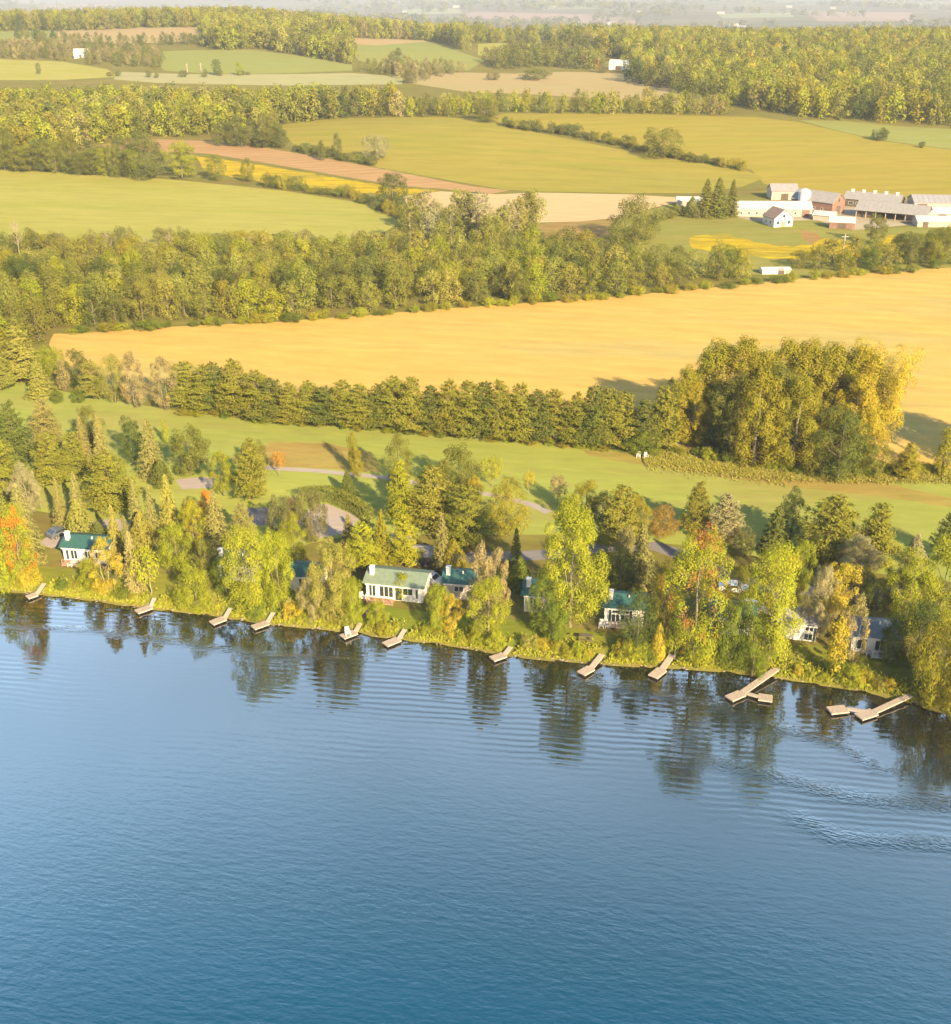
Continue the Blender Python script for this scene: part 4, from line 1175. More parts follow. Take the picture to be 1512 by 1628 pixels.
hedge_row([(800, 200), (900, 214), (1000, 234), (1100, 256), (1182, 270)], 11, 12, 18, ["ol", "wd", "gg", "wd"], "bush of the dark hedge crossing the hill field", "hedge bushes on the hill field")
hedge_row([(420, 296), (500, 306), (560, 316), (640, 348)], 13, 15, 20, ["ol", "wd", "gg"], "bush of the hedge along the top of the hay field", "hedge bushes above the hay field")
hedge_row([(470, 238), (520, 250), (600, 262)], 12, 12, 18, ["wd", "ol", "dg"], "bush of the hedge at the foot of the hill field", "hedge bushes at the foot of the hill field")
hedge_row([(345, 232), (400, 232), (455, 236)], 8, 40, 24, ["wd", "ol", "wd"], "dark tree of the clump where the pinkish ploughed strip begins", "clump beside the ploughed strip", "oval")
hedge_row([(-10, 268), (100, 275), (215, 282)], 12, 52, 34, ["ol", "wo", "yg", "wd"], "tree of the row along the top left edge of the hay field", "row above the hay field", "oval")
hedge_row([(1050, 350), (1090, 340), (1105, 345)], 10, 16, 20, ["ol", "br"], "bush at the pasture corner left of the farm spruces", "bushes left of the farm")
hedge_row([(1430, 400), (1520, 392)], 14, 26, 24, ["ol", "wd"], "bush on the slope below the long white farm roofs", "bushes below the farm")
hedge_row([(150, 120), (240, 124), (330, 122), (420, 118)], 30, 8, 10, ["wd", "ol"], "tiny bush on a boundary among the far fields", "bushes among the far fields")
hedge_row([(1060, 715), (1130, 728), (1250, 748), (1400, 752), (1500, 748)], 16, 13, 26, ["gr", "yg", "gg", "gr"], "green bush in the rough below the poplar grove", "bushes below the poplar grove")
hedge_row([(285, 656), (450, 672), (600, 686), (760, 698), (950, 713), (1050, 722)], 22, 9, 20, ["yg", "gg", "gr"], "low bush at the foot of the pine windbreak", "bushes at the foot of the windbreak")
hedge_row([(100, 530), (260, 520), (450, 511), (700, 492), (1000, 471), (1250, 446), (1500, 427)], 26, 10, 22, ["yg", "ye", "gg", "gr"], "low bush on the far rim of the golden field", "bushes on the rim of the golden field")

# ------------------------------------------------------------------ far woods: each reads as one mass
LOW = []
for i in range(6):
    V, Q, var, C, lr = leafy(1.0, 0.72 + 0.05 * (i % 3), 0.02, 720, 0.064, ["oval", "round", "egg", "column", "oval", "round"][i], 12, 0.22, 300 + i, 1.1)
    LOW.append((V, Q, var))
BARK_T = (.16, .13, .09)
LOWER = []
for i in range(4):
    V, Q, var, C, lr = leafy(1.0, 0.8, 0.02, 90, 0.19, ["oval", "round", "egg", "oval"][i], 9, 0.24, 330 + i, 1.1)
    LOWER.append((V, Q, var))
def merge_wood(name, pts, hts, wds, tints, label, low=None):
    low = low or LOW
    VV, QQ, VA, TI = [], [], [], []
    o = 0
    for p, h, w, c in zip(pts, hts, wds, tints):
        V, Q, var = low[rnd.randrange(len(low))]
        a = rnd.uniform(0, 6.28); ca, sa = math.cos(a), math.sin(a)
        X = np.stack([(V[:, 0] * ca - V[:, 1] * sa) * w / 0.76 + p[0], (V[:, 0] * sa + V[:, 1] * ca) * w / 0.76 + p[1], V[:, 2] * h + p[2]], axis=1)
        VV.append(X); QQ.append(Q + o); VA.append(var); TI.append(np.tile(np.array([c[0], c[1], c[2], 1.0]), (len(Q), 1)))
        o += len(V)
    me = mesh_from(name, np.concatenate(VV), np.concatenate(QQ), [M["wood_leaf"]], None,
                   {"leafvar": ("FLOAT", np.concatenate(VA)), "tint": ("FLOAT_COLOR", np.concatenate(TI))})
    ob = link(name, me)
    tag(ob, label, "wood", kind="stuff")
    return ob
def wood(poly_w, spacing, hr, cols, wts, label, name="wood"):
    poly = np.array(poly_w)
    x0, y0 = poly.min(0); x1, y1 = poly.max(0)
    gx, gy = np.meshgrid(np.arange(x0, x1, spacing), np.arange(y0, y1, spacing))
    P = np.column_stack([gx.ravel(), gy.ravel()]) + rng.uniform(-.42, .42, (gx.size, 2)) * spacing
    P = P[inside(P, [tuple(q) for q in poly])]
    P = P[np.abs(P[:, 0]) < (P[:, 1] + 60) * 0.47]
    z = terrain(P[:, 0], P[:, 1])
    pu, pv = pix(P[:, 0], P[:, 1], z)
    ok = ~((pu > 955) & (pu < 1004) & (pv > 100) & (pv < 128)) & ~((pu > 110) & (pu < 136) & (pv > 84) & (pv < 103))
    P = P[ok]; z = z[ok]
    n = len(P)
    hts = rng.uniform(hr[0], hr[1], n)
    pick = rnd.choices(cols, wts, k=n)
    tint = []
    for q in pick:
        c = COLS[q]; f = rnd.uniform(0.8, 1.2)
        tint.append((c[0] * f * rnd.uniform(.93, 1.07), c[1] * f, c[2] * f))
    merge_wood(name, np.column_stack([P, z]), hts, hts * rng.uniform(0.6, 0.85, n), tint, label)
def front_wood(px, yback, *a, **k):
    f = [hit(*p) for p in px]
    f = [p if p.y < 1340 else p * (1290.0 / p.y) for p in f]
    poly = [(p.x, p.y) for p in f] + [(p.x / p.y * yback, yback) for p in f[::-1]]
    wood(poly, *a, **k)
MIXG = (["yg", "lt", "ol", "wo", "wd", "gg", "dg", "tan", "br"], [3, 2, 2.4, 2.6, 1.4, 1.6, .8, .5, .3])
wood(poly_px([(-90, 262), (-90, 176), (100, 180), (300, 178), (420, 180), (560, 180), (640, 179), (640, 186.5), (560, 188), (455, 196), (420, 212), (330, 216), (250, 219), (160, 228), (90, 250)]),
     6.4, (11, 16), *MIXG, "mixed wood stretching behind the ploughed strip and the hill field")
wood(poly_px([(640, 179), (700, 178), (800, 174), (1000, 175), (1140, 176), (1175, 184), (1000, 181.5), (800, 180), (770, 186), (700, 185.5), (640, 186.5)]), 6.2, (6.5, 11), *MIXG, "scrubby wood along the crest of the hill field")
front_wood([(-70, 49), (60, 44), (200, 38), (330, 38)], 1520, 9.5, (13, 19), *MIXG, "hazy wood on the ridge at the upper left")
front_wood([(326, 72), (345, 80), (420, 79), (480, 88), (556, 104)], 1520, 9.5, (13, 19), *MIXG, "hazy wood coming down the ridge between two far fields")
front_wood([(552, 60), (640, 54), (690, 64), (748, 86)], 1480, 9.5, (13, 19), *MIXG, "hazy wood on the ridge above the green slope")
front_wood([(752, 68), (840, 62), (885, 66), (960, 92), (1010, 91), (1095, 88), (1130, 92)], 1330, 9.5, (12, 18), *MIXG, "hazy wood on the ridge behind the far white barn")
front_wood([(985, 128), (1060, 142), (1140, 164), (1200, 178), (1300, 189), (1420, 197), (1512, 202), (1760, 212)], 1330, 9.3, (12, 17), ["yg", "gg", "ol", "lt", "wd", "dg", "go"], [4, 2.4, 2.4, 2, 1.2, .7, .5],
           "large yellow-green forest covering the hill at the upper right")
wood(poly_px([(20, 64), (130, 71), (240, 72), (330, 72), (330, 64), (240, 68), (130, 66), (30, 58)]), 9, (6, 9), ["wd", "dg", "ol"], [2, 1, 1], "dark row of trees crossing the far tan field")
wood(poly_px([(-60, 92), (60, 95), (150, 103), (255, 110), (262, 96), (235, 80), (140, 78), (40, 72), (-60, 80)]), 8.5, (5.5, 9), ["pk", "br", "ol", "wd", "tan"], [2, 2, 1.6, 1.6, 1], "reddish brown wood beside the far yellow-green field")
wood(poly_px([(790, 110), (870, 107), (958, 113), (956, 97), (880, 86), (800, 92), (770, 98)]), 8.5, (9, 14), ["wd", "ol", "br", "wo"], [2, 2, 1, 1], "scrubby wood left of the far white barn")
wood(poly_px([(560, 112), (640, 126), (660, 132), (730, 116), (770, 112), (700, 112), (620, 112)]), 9, (6, 10), ["br", "ol", "pk"], [1, 1, 1], "brown scrub among the far fields")
fp, fh, fw, ft = [], [], [], []
for i in range(130):
    y = 2300 * math.exp(rnd.uniform(0, 1.35)); s = rnd.uniform(-0.47, 0.47)
    L = rnd.uniform(60, 420) * y / 4000; a = rnd.gauss(0, 0.25)
    for k in range(int(6 + L / 22)):
        f = rnd.uniform(-1, 1)
        x, yy = s * y + math.cos(a) * L * f, y + math.sin(a) * L * f + rnd.gauss(0, 14 * y / 3000)
        fp.append((x, yy, terr(x, yy))); h = rnd.uniform(12, 19) * (1 + (y - 2300) / 9000); fh.append(h); fw.append(h * rnd.uniform(0.9, 1.8))
        ft.append(COLS[rnd.choice(["wd", "dg", "ol", "br", "wo"])])
merge_wood("distant_woods", fp, fh, fw, ft, "tree belts and copses fading into haze on the far plain", LOWER)

# ------------------------------------------------------------------ buildings
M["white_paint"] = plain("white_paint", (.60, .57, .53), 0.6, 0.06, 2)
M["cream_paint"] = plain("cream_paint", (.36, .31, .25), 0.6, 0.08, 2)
M["teal_roof"] = plain("teal_roof", (.028, .088, .076), 0.55, 0.12, 1.5)
M["sage_roof"] = plain("sage_roof", (.15, .19, .13), 0.6, 0.12, 1.5)
M["blue_grey_roof"] = plain("blue_grey_roof", (.11, .15, .175), 0.6, 0.1, 1.5)
M["grey_roof"] = plain("grey_metal_roof", (.24, .225, .215), 0.45, 0.10, 0.7)
M["white_roof"] = plain("white_metal_roof", (.42, .40, .37), 0.5, 0.06, 0.7)
M["brown_roof"] = plain("brown_roof", (.22, .15, .11), 0.8, 0.15, 1)
M["barn_red"] = plain("barn_red", (.20, .115, .085), 0.85, 0.2, 1)
M["dark_wood"] = plain("dark_wood", (.10, .075, .055), 0.85, 0.2, 1)
M["glass"] = plain("window_glass", (.03, .04, .045), 0.08, 0.1, 1, spec=0.6)
M["shutter"] = plain("dark_shutter", (.03, .05, .055), 0.6, 0.1, 2)
M["red_deck"] = plain("red_deck_boards", (.33, .20, .13), 0.8, 0.15, 5)
M["grey_boards"] = plain("weathered_boards", (.37, .30, .24), 0.85, 0.22, 6)
M["dark_float"] = plain("dark_float", (.035, .03, .028), 0.7, 0.2, 4)
M["stone"] = plain("pale_stone", (.22, .18, .13), 0.9, 0.25, 6)
M["rubber"] = plain("rubber", (.02, .02, .02), 0.8, 0.1, 4)
M["white_car"] = plain("white_car_paint", (.72, .71, .70), 0.25, 0.02, 2, spec=0.5)
M["grey_car"] = plain("grey_car_paint", (.10, .11, .13), 0.25, 0.02, 2, spec=0.5)
M["metal"] = plain("grey_metal", (.40, .39, .38), 0.4, 0.08, 3, metal=0.6)
M["hedge_leaf"] = M["leaf"]

def gable_body(W, D, wh, rh, z0=-0.6):
    mb = MB()
    P = [(0, z0), (D, z0), (D, wh), (D / 2, wh + rh), (0, wh)]
    V = [(0, y, z) for y, z in P] + [(W, y, z) for y, z in P]
    mb.add(V, [(0, 4, 3, 2, 1), (5, 6, 7, 8, 9), (0, 5, 9, 4), (1, 2, 7, 6), (4, 9, 8, 3), (3, 8, 7, 2), (0, 1, 6, 5)])
    return mb

def gable_roof(W, D, wh, rh, ov=0.45, th=0.14, seams=0.0):
    mb = MB()
    sl = rh / (D / 2)
    for sgn in (0, 1):
        ya, za = (-ov, wh - ov * sl) if sgn == 0 else (D + ov, wh - ov * sl)
        yb, zb = D / 2, wh + rh
        up = 0.03
        V = []
        for x in (-ov, W + ov):
            V += [(x, ya, za + up), (x, yb, zb + up), (x, yb, zb + up + th), (x, ya, za + up + th)]
        f = [(0, 1, 2, 3), (7, 6, 5, 4), (0, 4, 5, 1), (1, 5, 6, 2), (2, 6, 7, 3), (3, 7, 4, 0)]
        mb.add(V, f if sgn == 0 else [tuple(reversed(q)) for q in f])
        if seams:
            n = int((W + 2 * ov) / seams)
            for k in range(1, n):
                x = -ov + k * (W + 2 * ov) / n
                q = [(x - .05, ya, za + up + th), (x - .05, yb, zb + up + th), (x - .05, yb, zb + up + th + .07), (x - .05, ya, za + up + th + .07)]
                q += [(a + .1, b, c) for a, b, c in q]
                mb.add(q, f if sgn == 0 else [tuple(reversed(t)) for t in f])
    return mb

def window(parent, x0, x1, z0, z1, side="front", W=0, D=0, mull=1, name="window", mat="white_paint"):
    """frame standing just proud of the wall, with its panes as a child"""
    fr, pn = MB(), MB()
    def bx(mb, a0, a1, o0, o1, c0, c1):
        if side == "front": mb.box(a0, a1, -o1, -o0, c0, c1)
        elif side == "right": mb.box(W + o0, W + o1, a0, a1, c0, c1)
        elif side == "back": mb.box(a0, a1, D + o0, D + o1, c0, c1)
        else: mb.box(-o1, -o0, a0, a1, c0, c1)
    t = 0.09
    bx(fr, x0, x1, 0.0, 0.07, z0, z0 + t); bx(fr, x0, x1, 0.0, 0.07, z1 - t, z1)
    for k in range(mull + 1):
        c = x0 + t / 2 + (x1 - x0 - t) * k / mull
        bx(fr, c - t / 2, c + t / 2, 0.003, 0.074, z0 + t, z1 - t)
    for k in range(mull):
        a = x0 + t + (x1 - x0 - t) * k / mull; b = x0 + (x1 - x0 - t) * (k + 1) / mull
        bx(pn, a, b, 0.006, 0.03, z0 + t, z1 - t)
    f = fr.obj(name, M[mat], parent)
    pn.obj("pane", M["glass"], f)
    return f

def cottage(u, v, W, D, rot, wh, rh, roof, label, wins=(), side=(), chim=None, deck=None, door=None, shutters=(), vent=True, wall="white_paint"):
    p = hit(u, v); D *= .76; rh *= .85; wh *= .9
    wins = [(a_, b_, c_ * .9, d_ * .9, m_) for a_, b_, c_, d_, m_ in wins]; side = [(a_ * .76, b_ * .76, c_ * .9, d_ * .9, m_) for a_, b_, c_, d_, m_ in side]
    shutters = [(a_, c_ * .9, d_ * .9) for a_, c_, d_ in shutters]
    o = empty("cottage", p, math.radians(rot), label, "cottage")
    gable_body(W, D, wh, rh).obj("wall", M[wall], o)
    r = gable_roof(W, D, wh, rh).obj("roof", M[roof], o)
    if chim is not None:
        MB().box(chim - .3, chim + .3, D * .22, D * .22 + .6, wh - .3, wh + rh + 0.95).box(chim - .36, chim + .36, D * .22 - .06, D * .22 + .66, wh + rh + .95, wh + rh + 1.07).obj("chimney", M["white_paint"], r)
    if vent: MB().tube([(W * .6, D * .36, wh + rh * .4), (W * .6, D * .36, wh + rh + .25)], [.12, .12], 8).obj("vent_pipe", M["white_paint"], r)
    MB().box(-.02, W + .02, -.5, -.42, wh - .5 * rh / (D / 2) - .1, wh - .5 * rh / (D / 2) + .08).obj("gutter", M["white_paint"], r)
    for (x0, x1, z0, z1, m) in wins: window(o, x0, x1, z0, z1, "front", W, D, m)
    for (y0, y1, z0, z1, m) in side: window(o, y0, y1, z0, z1, "right", W, D, m)
    for (x0, z0, z1) in shutters: MB().box(x0, x0 + .32, -.06, 0, z0, z1).obj("shutter", M["shutter"], o)
    if door is not None:
        d = MB().box(door, door + .95, -.06, 0, 0.15, 2.2).obj("door", M["shutter"], o)
        MB().box(door + .78, door + .86, -.11, -.06, 1.05, 1.15).obj("handle", M["metal"], d)
    if deck:
        x0, x1, dp, mat = deck
        mb = MB().box(x0, x1, -dp, -0.08, 0.05, 0.2)
        for k in range(int((x1 - x0) / 1.3) + 1):
            x = x0 + k * (x1 - x0) / int((x1 - x0) / 1.3)
            mb.box(x - .05, x + .05, -dp, -dp + .1, -.6, 0.05)
        dk = mb.obj("deck", M[mat], o)
        rl = MB()
        for k in range(int((x1 - x0) / 1.1) + 1):
            x = x0 + 0.05 + k * (x1 - x0 - .1) / int((x1 - x0) / 1.1)
            rl.box(x - .05, x + .05, -dp, -dp + .1, .2, 1.0)
        rl.box(x0, x1, -dp - .01, -dp + .11, 1.0, 1.08); rl.box(x0, x1, -dp + .03, -dp + .07, .5, .58)
        rl.obj("railing", M[mat], dk)
    return o

cottage(-52, 890, 7.0, 6, -9, 3.0, 1.0, "teal_roof", "white cottage with teal roof cut by the left edge of the photo", wins=[(4.6, 6.4, .8, 2.3, 2)])
cottage(103, 893, 7.2, 6, -8, 3.1, 1.0, "teal_roof", "white cottage with long teal roof and chimney, left of the silvery spruce", chim=.45,
        wins=[(.4, 1.0, .5, 2.5, 1), (1.2, 2.4, .5, 2.5, 2), (3.6, 4.6, 1.0, 2.4, 2), (5.3, 6.4, 1.0, 2.4, 2)], deck=(0.2, 3.2, 1.4, "red_deck"))
cottage(350, 922, 5.6, 6, -9, 3.2, 1.0, "teal_roof", "white cottage with bright teal roof half hidden behind the third dock's trees", chim=.0,
        wins=[(.3, 1.7, .5, 2.5, 2), (2.4, 3.8, .8, 2.4, 2)])
cottage(462, 938, 4.6, 5.5, -9, 3.0, 1.0, "teal_roof", "white cottage almost hidden behind the two biggest yellow-green trees", wins=[(1.4, 3.2, .6, 2.4, 2)])
cottage(583, 950, 8.6, 6.6, -12, 3.05, 1.05, "sage_roof", "largest white cottage with sage green roof, red deck and bright gable wall", chim=.6,
        wins=[(.9, 1.5, .4, 2.7, 1), (2.0, 4.2, .5, 2.6, 3), (5.6, 7.2, 1.2, 2.6, 2)], side=[(1.4, 2.6, 1.1, 2.3, 2), (4.4, 5.4, 1.1, 2.3, 1)],
        shutters=[(.5, .5, 2.7), (5.1, .3, 2.4), (7.6, .8, 2.7)], deck=(0.4, 4.4, 1.6, "red_deck"), door=4.5)
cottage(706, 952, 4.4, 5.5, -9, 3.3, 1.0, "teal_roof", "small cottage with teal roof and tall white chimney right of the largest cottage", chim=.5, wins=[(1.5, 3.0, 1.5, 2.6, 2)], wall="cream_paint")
cottage(833, 972, 5.8, 5.8, -9, 3.3, 1.0, "teal_roof", "white cottage with teal roof left of the tallest cottonwood", chim=.5, wins=[(1.3, 2.6, .3, 2.6, 2)], shutters=[(.9, .3, 2.6)])
cottage(960, 992, 5.6, 5.8, -8, 3.3, 1.0, "teal_roof", "white cottage with tall front windows and two white chairs on its lawn", chim=.8,
        wins=[(1.0, 2.2, .35, 2.0, 2), (2.25, 3.5, .35, 2.0, 2), (1.0, 3.5, 2.1, 2.7, 2)], shutters=[(.62, .35, 2.7), (3.58, .35, 2.7)], deck=(0.6, 3.8, 1.0, "grey_boards"))
cottage(1127, 1006, 6.0, 5.8, -9, 3.2, 1.0, "teal_roof", "shaded cottage with dark teal roof right of the red-patched maple", wins=[(.5, 2.4, .5, 2.4, 3), (3.4, 4.8, 1.0, 2.4, 2)])
cottage(1238, 1014, 4.9, 5.5, -14, 3.1, 0.9, "grey_roof", "white cottage corner showing between the large olive tree and the gold cottonwood",
        wins=[(3.3, 4.5, .2, 1.4, 2), (3.3, 4.5, 1.8, 2.6, 2)], shutters=[(4.55, .1, 2.7)])
cottage(1352, 1036, 6.0, 6.4, -10, 3.1, 1.3, "blue_grey_roof", "cottage with blue-grey roof behind the tan birch, nearest the right edge",
        wins=[(.6, 2.0, .6, 2.4, 2), (3.0, 4.4, .6, 2.4, 2)], deck=(2.6, 5.8, 1.2, "white_paint"))

def gable_building(name, cat, u, v, W, D, ang, wh, rh, wall, roof, label, group=None, wins=(), doors=(), side_doors=(), seams=0.0, cupolas=0, ov=0.3, opened=False):
    p = hit(u, v)
    o = empty(name, p, ang, label, cat, group)
    if p.y < 600: o.scale = (.92, .9, .8)
    if opened:
        mb = MB()
        n = max(3, int(W / 3.6))
        for k in range(n + 1):
            for y in (0.1, D - .1):
                x = .1 + (W - .2) * k / n
                MB().box(x - .14, x + .14, y - .14, y + .14, -.6, wh).obj("post", M["grey_boards"], o)
        wb = MB().box(0.3, W - .3, D - .7, D - .5, -.5, wh - .1).box(.3, W * .25, 1.2, D - 1, -.5, wh - .3)
        for x in (0.02, W - .22):
            P = [(0.2, wh - .25), (D - .2, wh - .25), (D / 2, wh + rh - .1)]
            V = [(x, y, z) for y, z in P] + [(x + .2, y, z) for y, z in P]
            wb.add(V, [(0, 2, 1), (3, 4, 5), (0, 1, 4, 3), (1, 2, 5, 4), (2, 0, 3, 5)])
        wb.obj("wall", M[wall], o)
    else:
        gable_body(W, D, wh, rh, -1.0).obj("wall", M[wall], o)
    r = gable_roof(W, D, wh, rh, ov, 0.18, seams).obj("roof", M[roof], o)
    for k in range(cupolas):
        x = W * (k + .5) / cupolas
        MB().box(x - .5, x + .5, D / 2 - .5, D / 2 + .5, wh + rh - .3, wh + rh + .9).box(x - .65, x + .65, D / 2 - .65, D / 2 + .65, wh + rh + .9, wh + rh + 1.05).obj("roof_vent", M["white_paint"], r)
    for (x0, x1, z0, z1) in wins: window(o, x0, x1, z0, z1, "front", W, D, 1)
    for (x0, x1, z1, m) in doors: MB().box(x0, x1, -.08, 0, 0, z1).obj("door", M[m], o)
    for (y0, y1, z0, z1, m) in side_doors: MB().box(W, W + .08, y0, y1, z0, z1).obj("door", M[m], o)
    return o

DA = math.atan2(-0.69, 0.72)
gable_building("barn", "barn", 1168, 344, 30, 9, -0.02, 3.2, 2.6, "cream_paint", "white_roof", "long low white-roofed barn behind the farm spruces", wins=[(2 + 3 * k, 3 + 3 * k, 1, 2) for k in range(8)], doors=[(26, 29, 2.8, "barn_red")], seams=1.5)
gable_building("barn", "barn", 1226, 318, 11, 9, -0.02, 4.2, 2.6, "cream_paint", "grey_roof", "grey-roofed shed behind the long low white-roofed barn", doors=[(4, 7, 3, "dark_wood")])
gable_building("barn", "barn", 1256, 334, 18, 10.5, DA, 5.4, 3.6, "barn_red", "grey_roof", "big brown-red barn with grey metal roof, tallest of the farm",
               wins=[(3 + 3.4 * k, 4 + 3.4 * k, 2, 3) for k in range(4)], side_doors=[(3.8, 6.8, 0, 3.6, "dark_wood"), (4.8, 5.8, 5.4, 6.6, "shutter")], seams=1.2)
gable_building("farmhouse", "house", 1212, 355, 8, 8.2, -1.25, 3.6, 3.4, "white_paint", "brown_roof", "white gabled farmhouse with brown roof in front of the barns",
               wins=[(2, 3, 1, 2.2), (5, 6, 1, 2.2)], side_doors=[(1.2, 2.2, 1, 2.4, "glass"), (3.2, 4.9, 0, 2.2, "red_deck"), (3.6, 4.6, 3.8, 5.0, "glass"), (6, 7, 1, 2.4, "glass")])
gable_building("shed", "shed", 1318, 363, 9, 6.5, -0.25, 2.7, 1.7, "barn_red", "white_roof", "small red shed with white roof below the big red barn", doors=[(3, 6, 2.2, "dark_wood")], side_doors=[(2.6, 3.8, 0, 2.2, "dark_wood")])
gable_building("shed", "shed", 1292, 350, 8, 5, -0.5, 2.4, 1.4, "cream_paint", "white_roof", "small white shed between the farmhouse and the big red barn", side_doors=[(1.5, 3, 0, 2, "dark_wood")])
gable_building("barn", "barn", 1360, 345, 26, 11, -0.52, 3.4, 3.0, "dark_wood", "grey_roof", "open-sided pole barn with ribbed grey roof and dark gable", opened=True, seams=1.6, cupolas=0, ov=0.6)
gable_building("barn", "barn", 1340, 327, 22, 10, -0.52, 3.4, 2.6, "dark_wood", "grey_roof", "grey barn with a line of white roof vents behind the pole barn", cupolas=5, seams=2, wins=[(2 + 3 * k, 4 + 3 * k, 1, 2.2) for k in range(6)])
gable_building("barn", "barn", 1452, 336, 16, 12, -0.1, 4, 2.4, "cream_paint", "grey_roof", "shed with grey roof behind the pole barn at the right edge", doors=[(1, 5, 3.4, "dark_wood")], seams=2)
gable_building("barn", "barn", 1440, 349, 18, 7, -0.08, 2.8, 1.8, "cream_paint", "white_roof", "white-roofed lean barn just right of the pole barn", doors=[(12, 15, 2.4, "dark_wood")])
gable_building("barn", "barn", 1458, 361, 24, 7, -0.06, 2.4, 1.6, "cream_paint", "white_roof", "lowest long white-roofed barn at the right edge of the farm", doors=[(2, 4, 2.2, "dark_wood")], seams=2)
gable_building("shed", "shed", 1076, 328, 10, 6, -0.1, 2.4, 1.5, "cream_paint", "white_roof", "low white-roofed shed left of the three farm spruces", doors=[(4, 6, 2, "dark_wood")])
gable_building("shed", "shed", 1212, 436, 9, 3.5, 0.05, 1.5, 0.5, "white_paint", "white_roof", "low white building glimpsed through the belt below the goldenrod", doors=[(5, 7, 2, "dark_wood")])
gable_building("shed", "shed", 622, 876, 3.8, 3, -0.16, 2.1, 0.5, "white_paint", "white_roof", "small white shed behind the largest white cottage", wins=[(.6, 1.4, .9, 1.7)], doors=[(2.2, 3.1, 1.9, "shutter")])
gable_building("shed", "cabin", 655, 899, 3.4, 4.0, -0.16, 2.2, 0.8, "dark_wood", "grey_roof", "dark cabin with grey roof behind the largest cottage", doors=[(1.2, 2.2, 2.0, "shutter")])
gable_building("barn", "barn", 968, 111, 15, 10, -0.25, 4, 3, "white_paint", "white_roof", "far white barn alone at the left foot of the forested hill", doors=[(5, 9, 3, "dark_wood")])
gable_building("barn", "barn", 118, 93, 12, 9, 0.2, 4, 3, "white_paint", "white_roof", "tiny far white house among reddish trees at the upper left", doors=[(4, 6, 3, "dark_wood")])
tree_px("round", 958, 116, 97, 15, "br", "brownish tree touching the left of the far white barn")
tree_px("round", 948, 110, 92, 12, "or", "orange tree left of the far white barn")
for i, (u, v, W) in enumerate([(966, 40, 60), (1012, 20, 40), (1160, 42, 60), (1172, 45, 45), (1060, 47, 30), (1140, 22, 50), (880, 12, 40), (720, 12, 60), (1250, 12, 50), (1380, 10, 60), (640, 20, 40), (1320, 14, 45), (1460, 14, 60)]):
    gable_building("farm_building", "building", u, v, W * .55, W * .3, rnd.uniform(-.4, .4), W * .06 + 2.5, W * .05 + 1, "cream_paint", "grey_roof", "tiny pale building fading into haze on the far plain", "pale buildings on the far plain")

# silo and poles
o = empty("silo", hit(1276, 336), 0, "short white round silo beside the big red barn", "silo")
MB().tube([(0, 0, -1), (0, 0, 7)], [2.2, 2.2], 20).obj("wall", M["white_paint"], o)
MB().tube([(0, 0, 7), (0, 0, 7.8), (0, 0, 8.3)], [2.3, 1.5, 0.2], 20).obj("roof", M["white_roof"], o)
def pole(u, vb, vt, label):
    p = hit(u, vb); h = height_to(p, vt)
    o = empty("utility_pole", p, 0.2, label, "pole")
    MB().tube([(0, 0, -.5), (0, 0, h)], [.24, .16], 8).obj("shaft", M["grey_boards"], o)
    MB().box(-1.1, 1.1, -.07, .07, h - .9, h - .7).obj("crossarm", M["grey_boards"], o)
pole(298, 115, 101, "pale utility pole on the far bluish field, left of two")
pole(320, 115, 100, "pale utility pole on the far bluish field, right of two")
pole(1338, 418, 372, "utility pole in the thin belt below the small red shed")

# trimmed hedge round the lot
def hedge(px, h, w, label):
    pts = []
    for i in range(len(px) - 1):
        a, b = hit(*px[i]), hit(*px[i + 1])
        n = max(2, int((b - a).length / 0.25))
        for k in range(n): pts.append(a.lerp(b, k / n))
    P, NN = [], []
    base = pts[0]
    for p in pts:
        for _ in range(46):
            a = rnd.random(); sd = rnd.choice([-1, 1])
            if rnd.random() < 0.4: q = Vector((rnd.uniform(-.5, .5) * w, rnd.uniform(-.5, .5) * w, h * rnd.uniform(.93, 1.03))); nn = (0, 0, 1)
            else: q = Vector((0, 0, h * a)); q += Vector((0.35 * sd, sd, 0)) * w * .5 * rnd.uniform(.85, 1.08); nn = (0.35 * sd, sd, .3)
            P.append(p - base + q); NN.append(nn)
    V, Q, var = leaf_quads(np.array([tuple(q) for q in P]), np.array(NN) + rng.normal(size=(len(P), 3)) * .4, .3)
    ob = link("hedge", mesh_from("hedge", V, Q, [M["leaf"]], None, {"leafvar": ("FLOAT", var)}), None, base)
    c = COLS["ol"]; ob.color = (c[0], c[1], c[2], 1)
    tag(ob, label, "hedge")
hedge([(478, 798), (524, 796), (560, 812), (592, 834)], 2.6, 1.6, "clipped green hedge bending round the pink gravel lot")

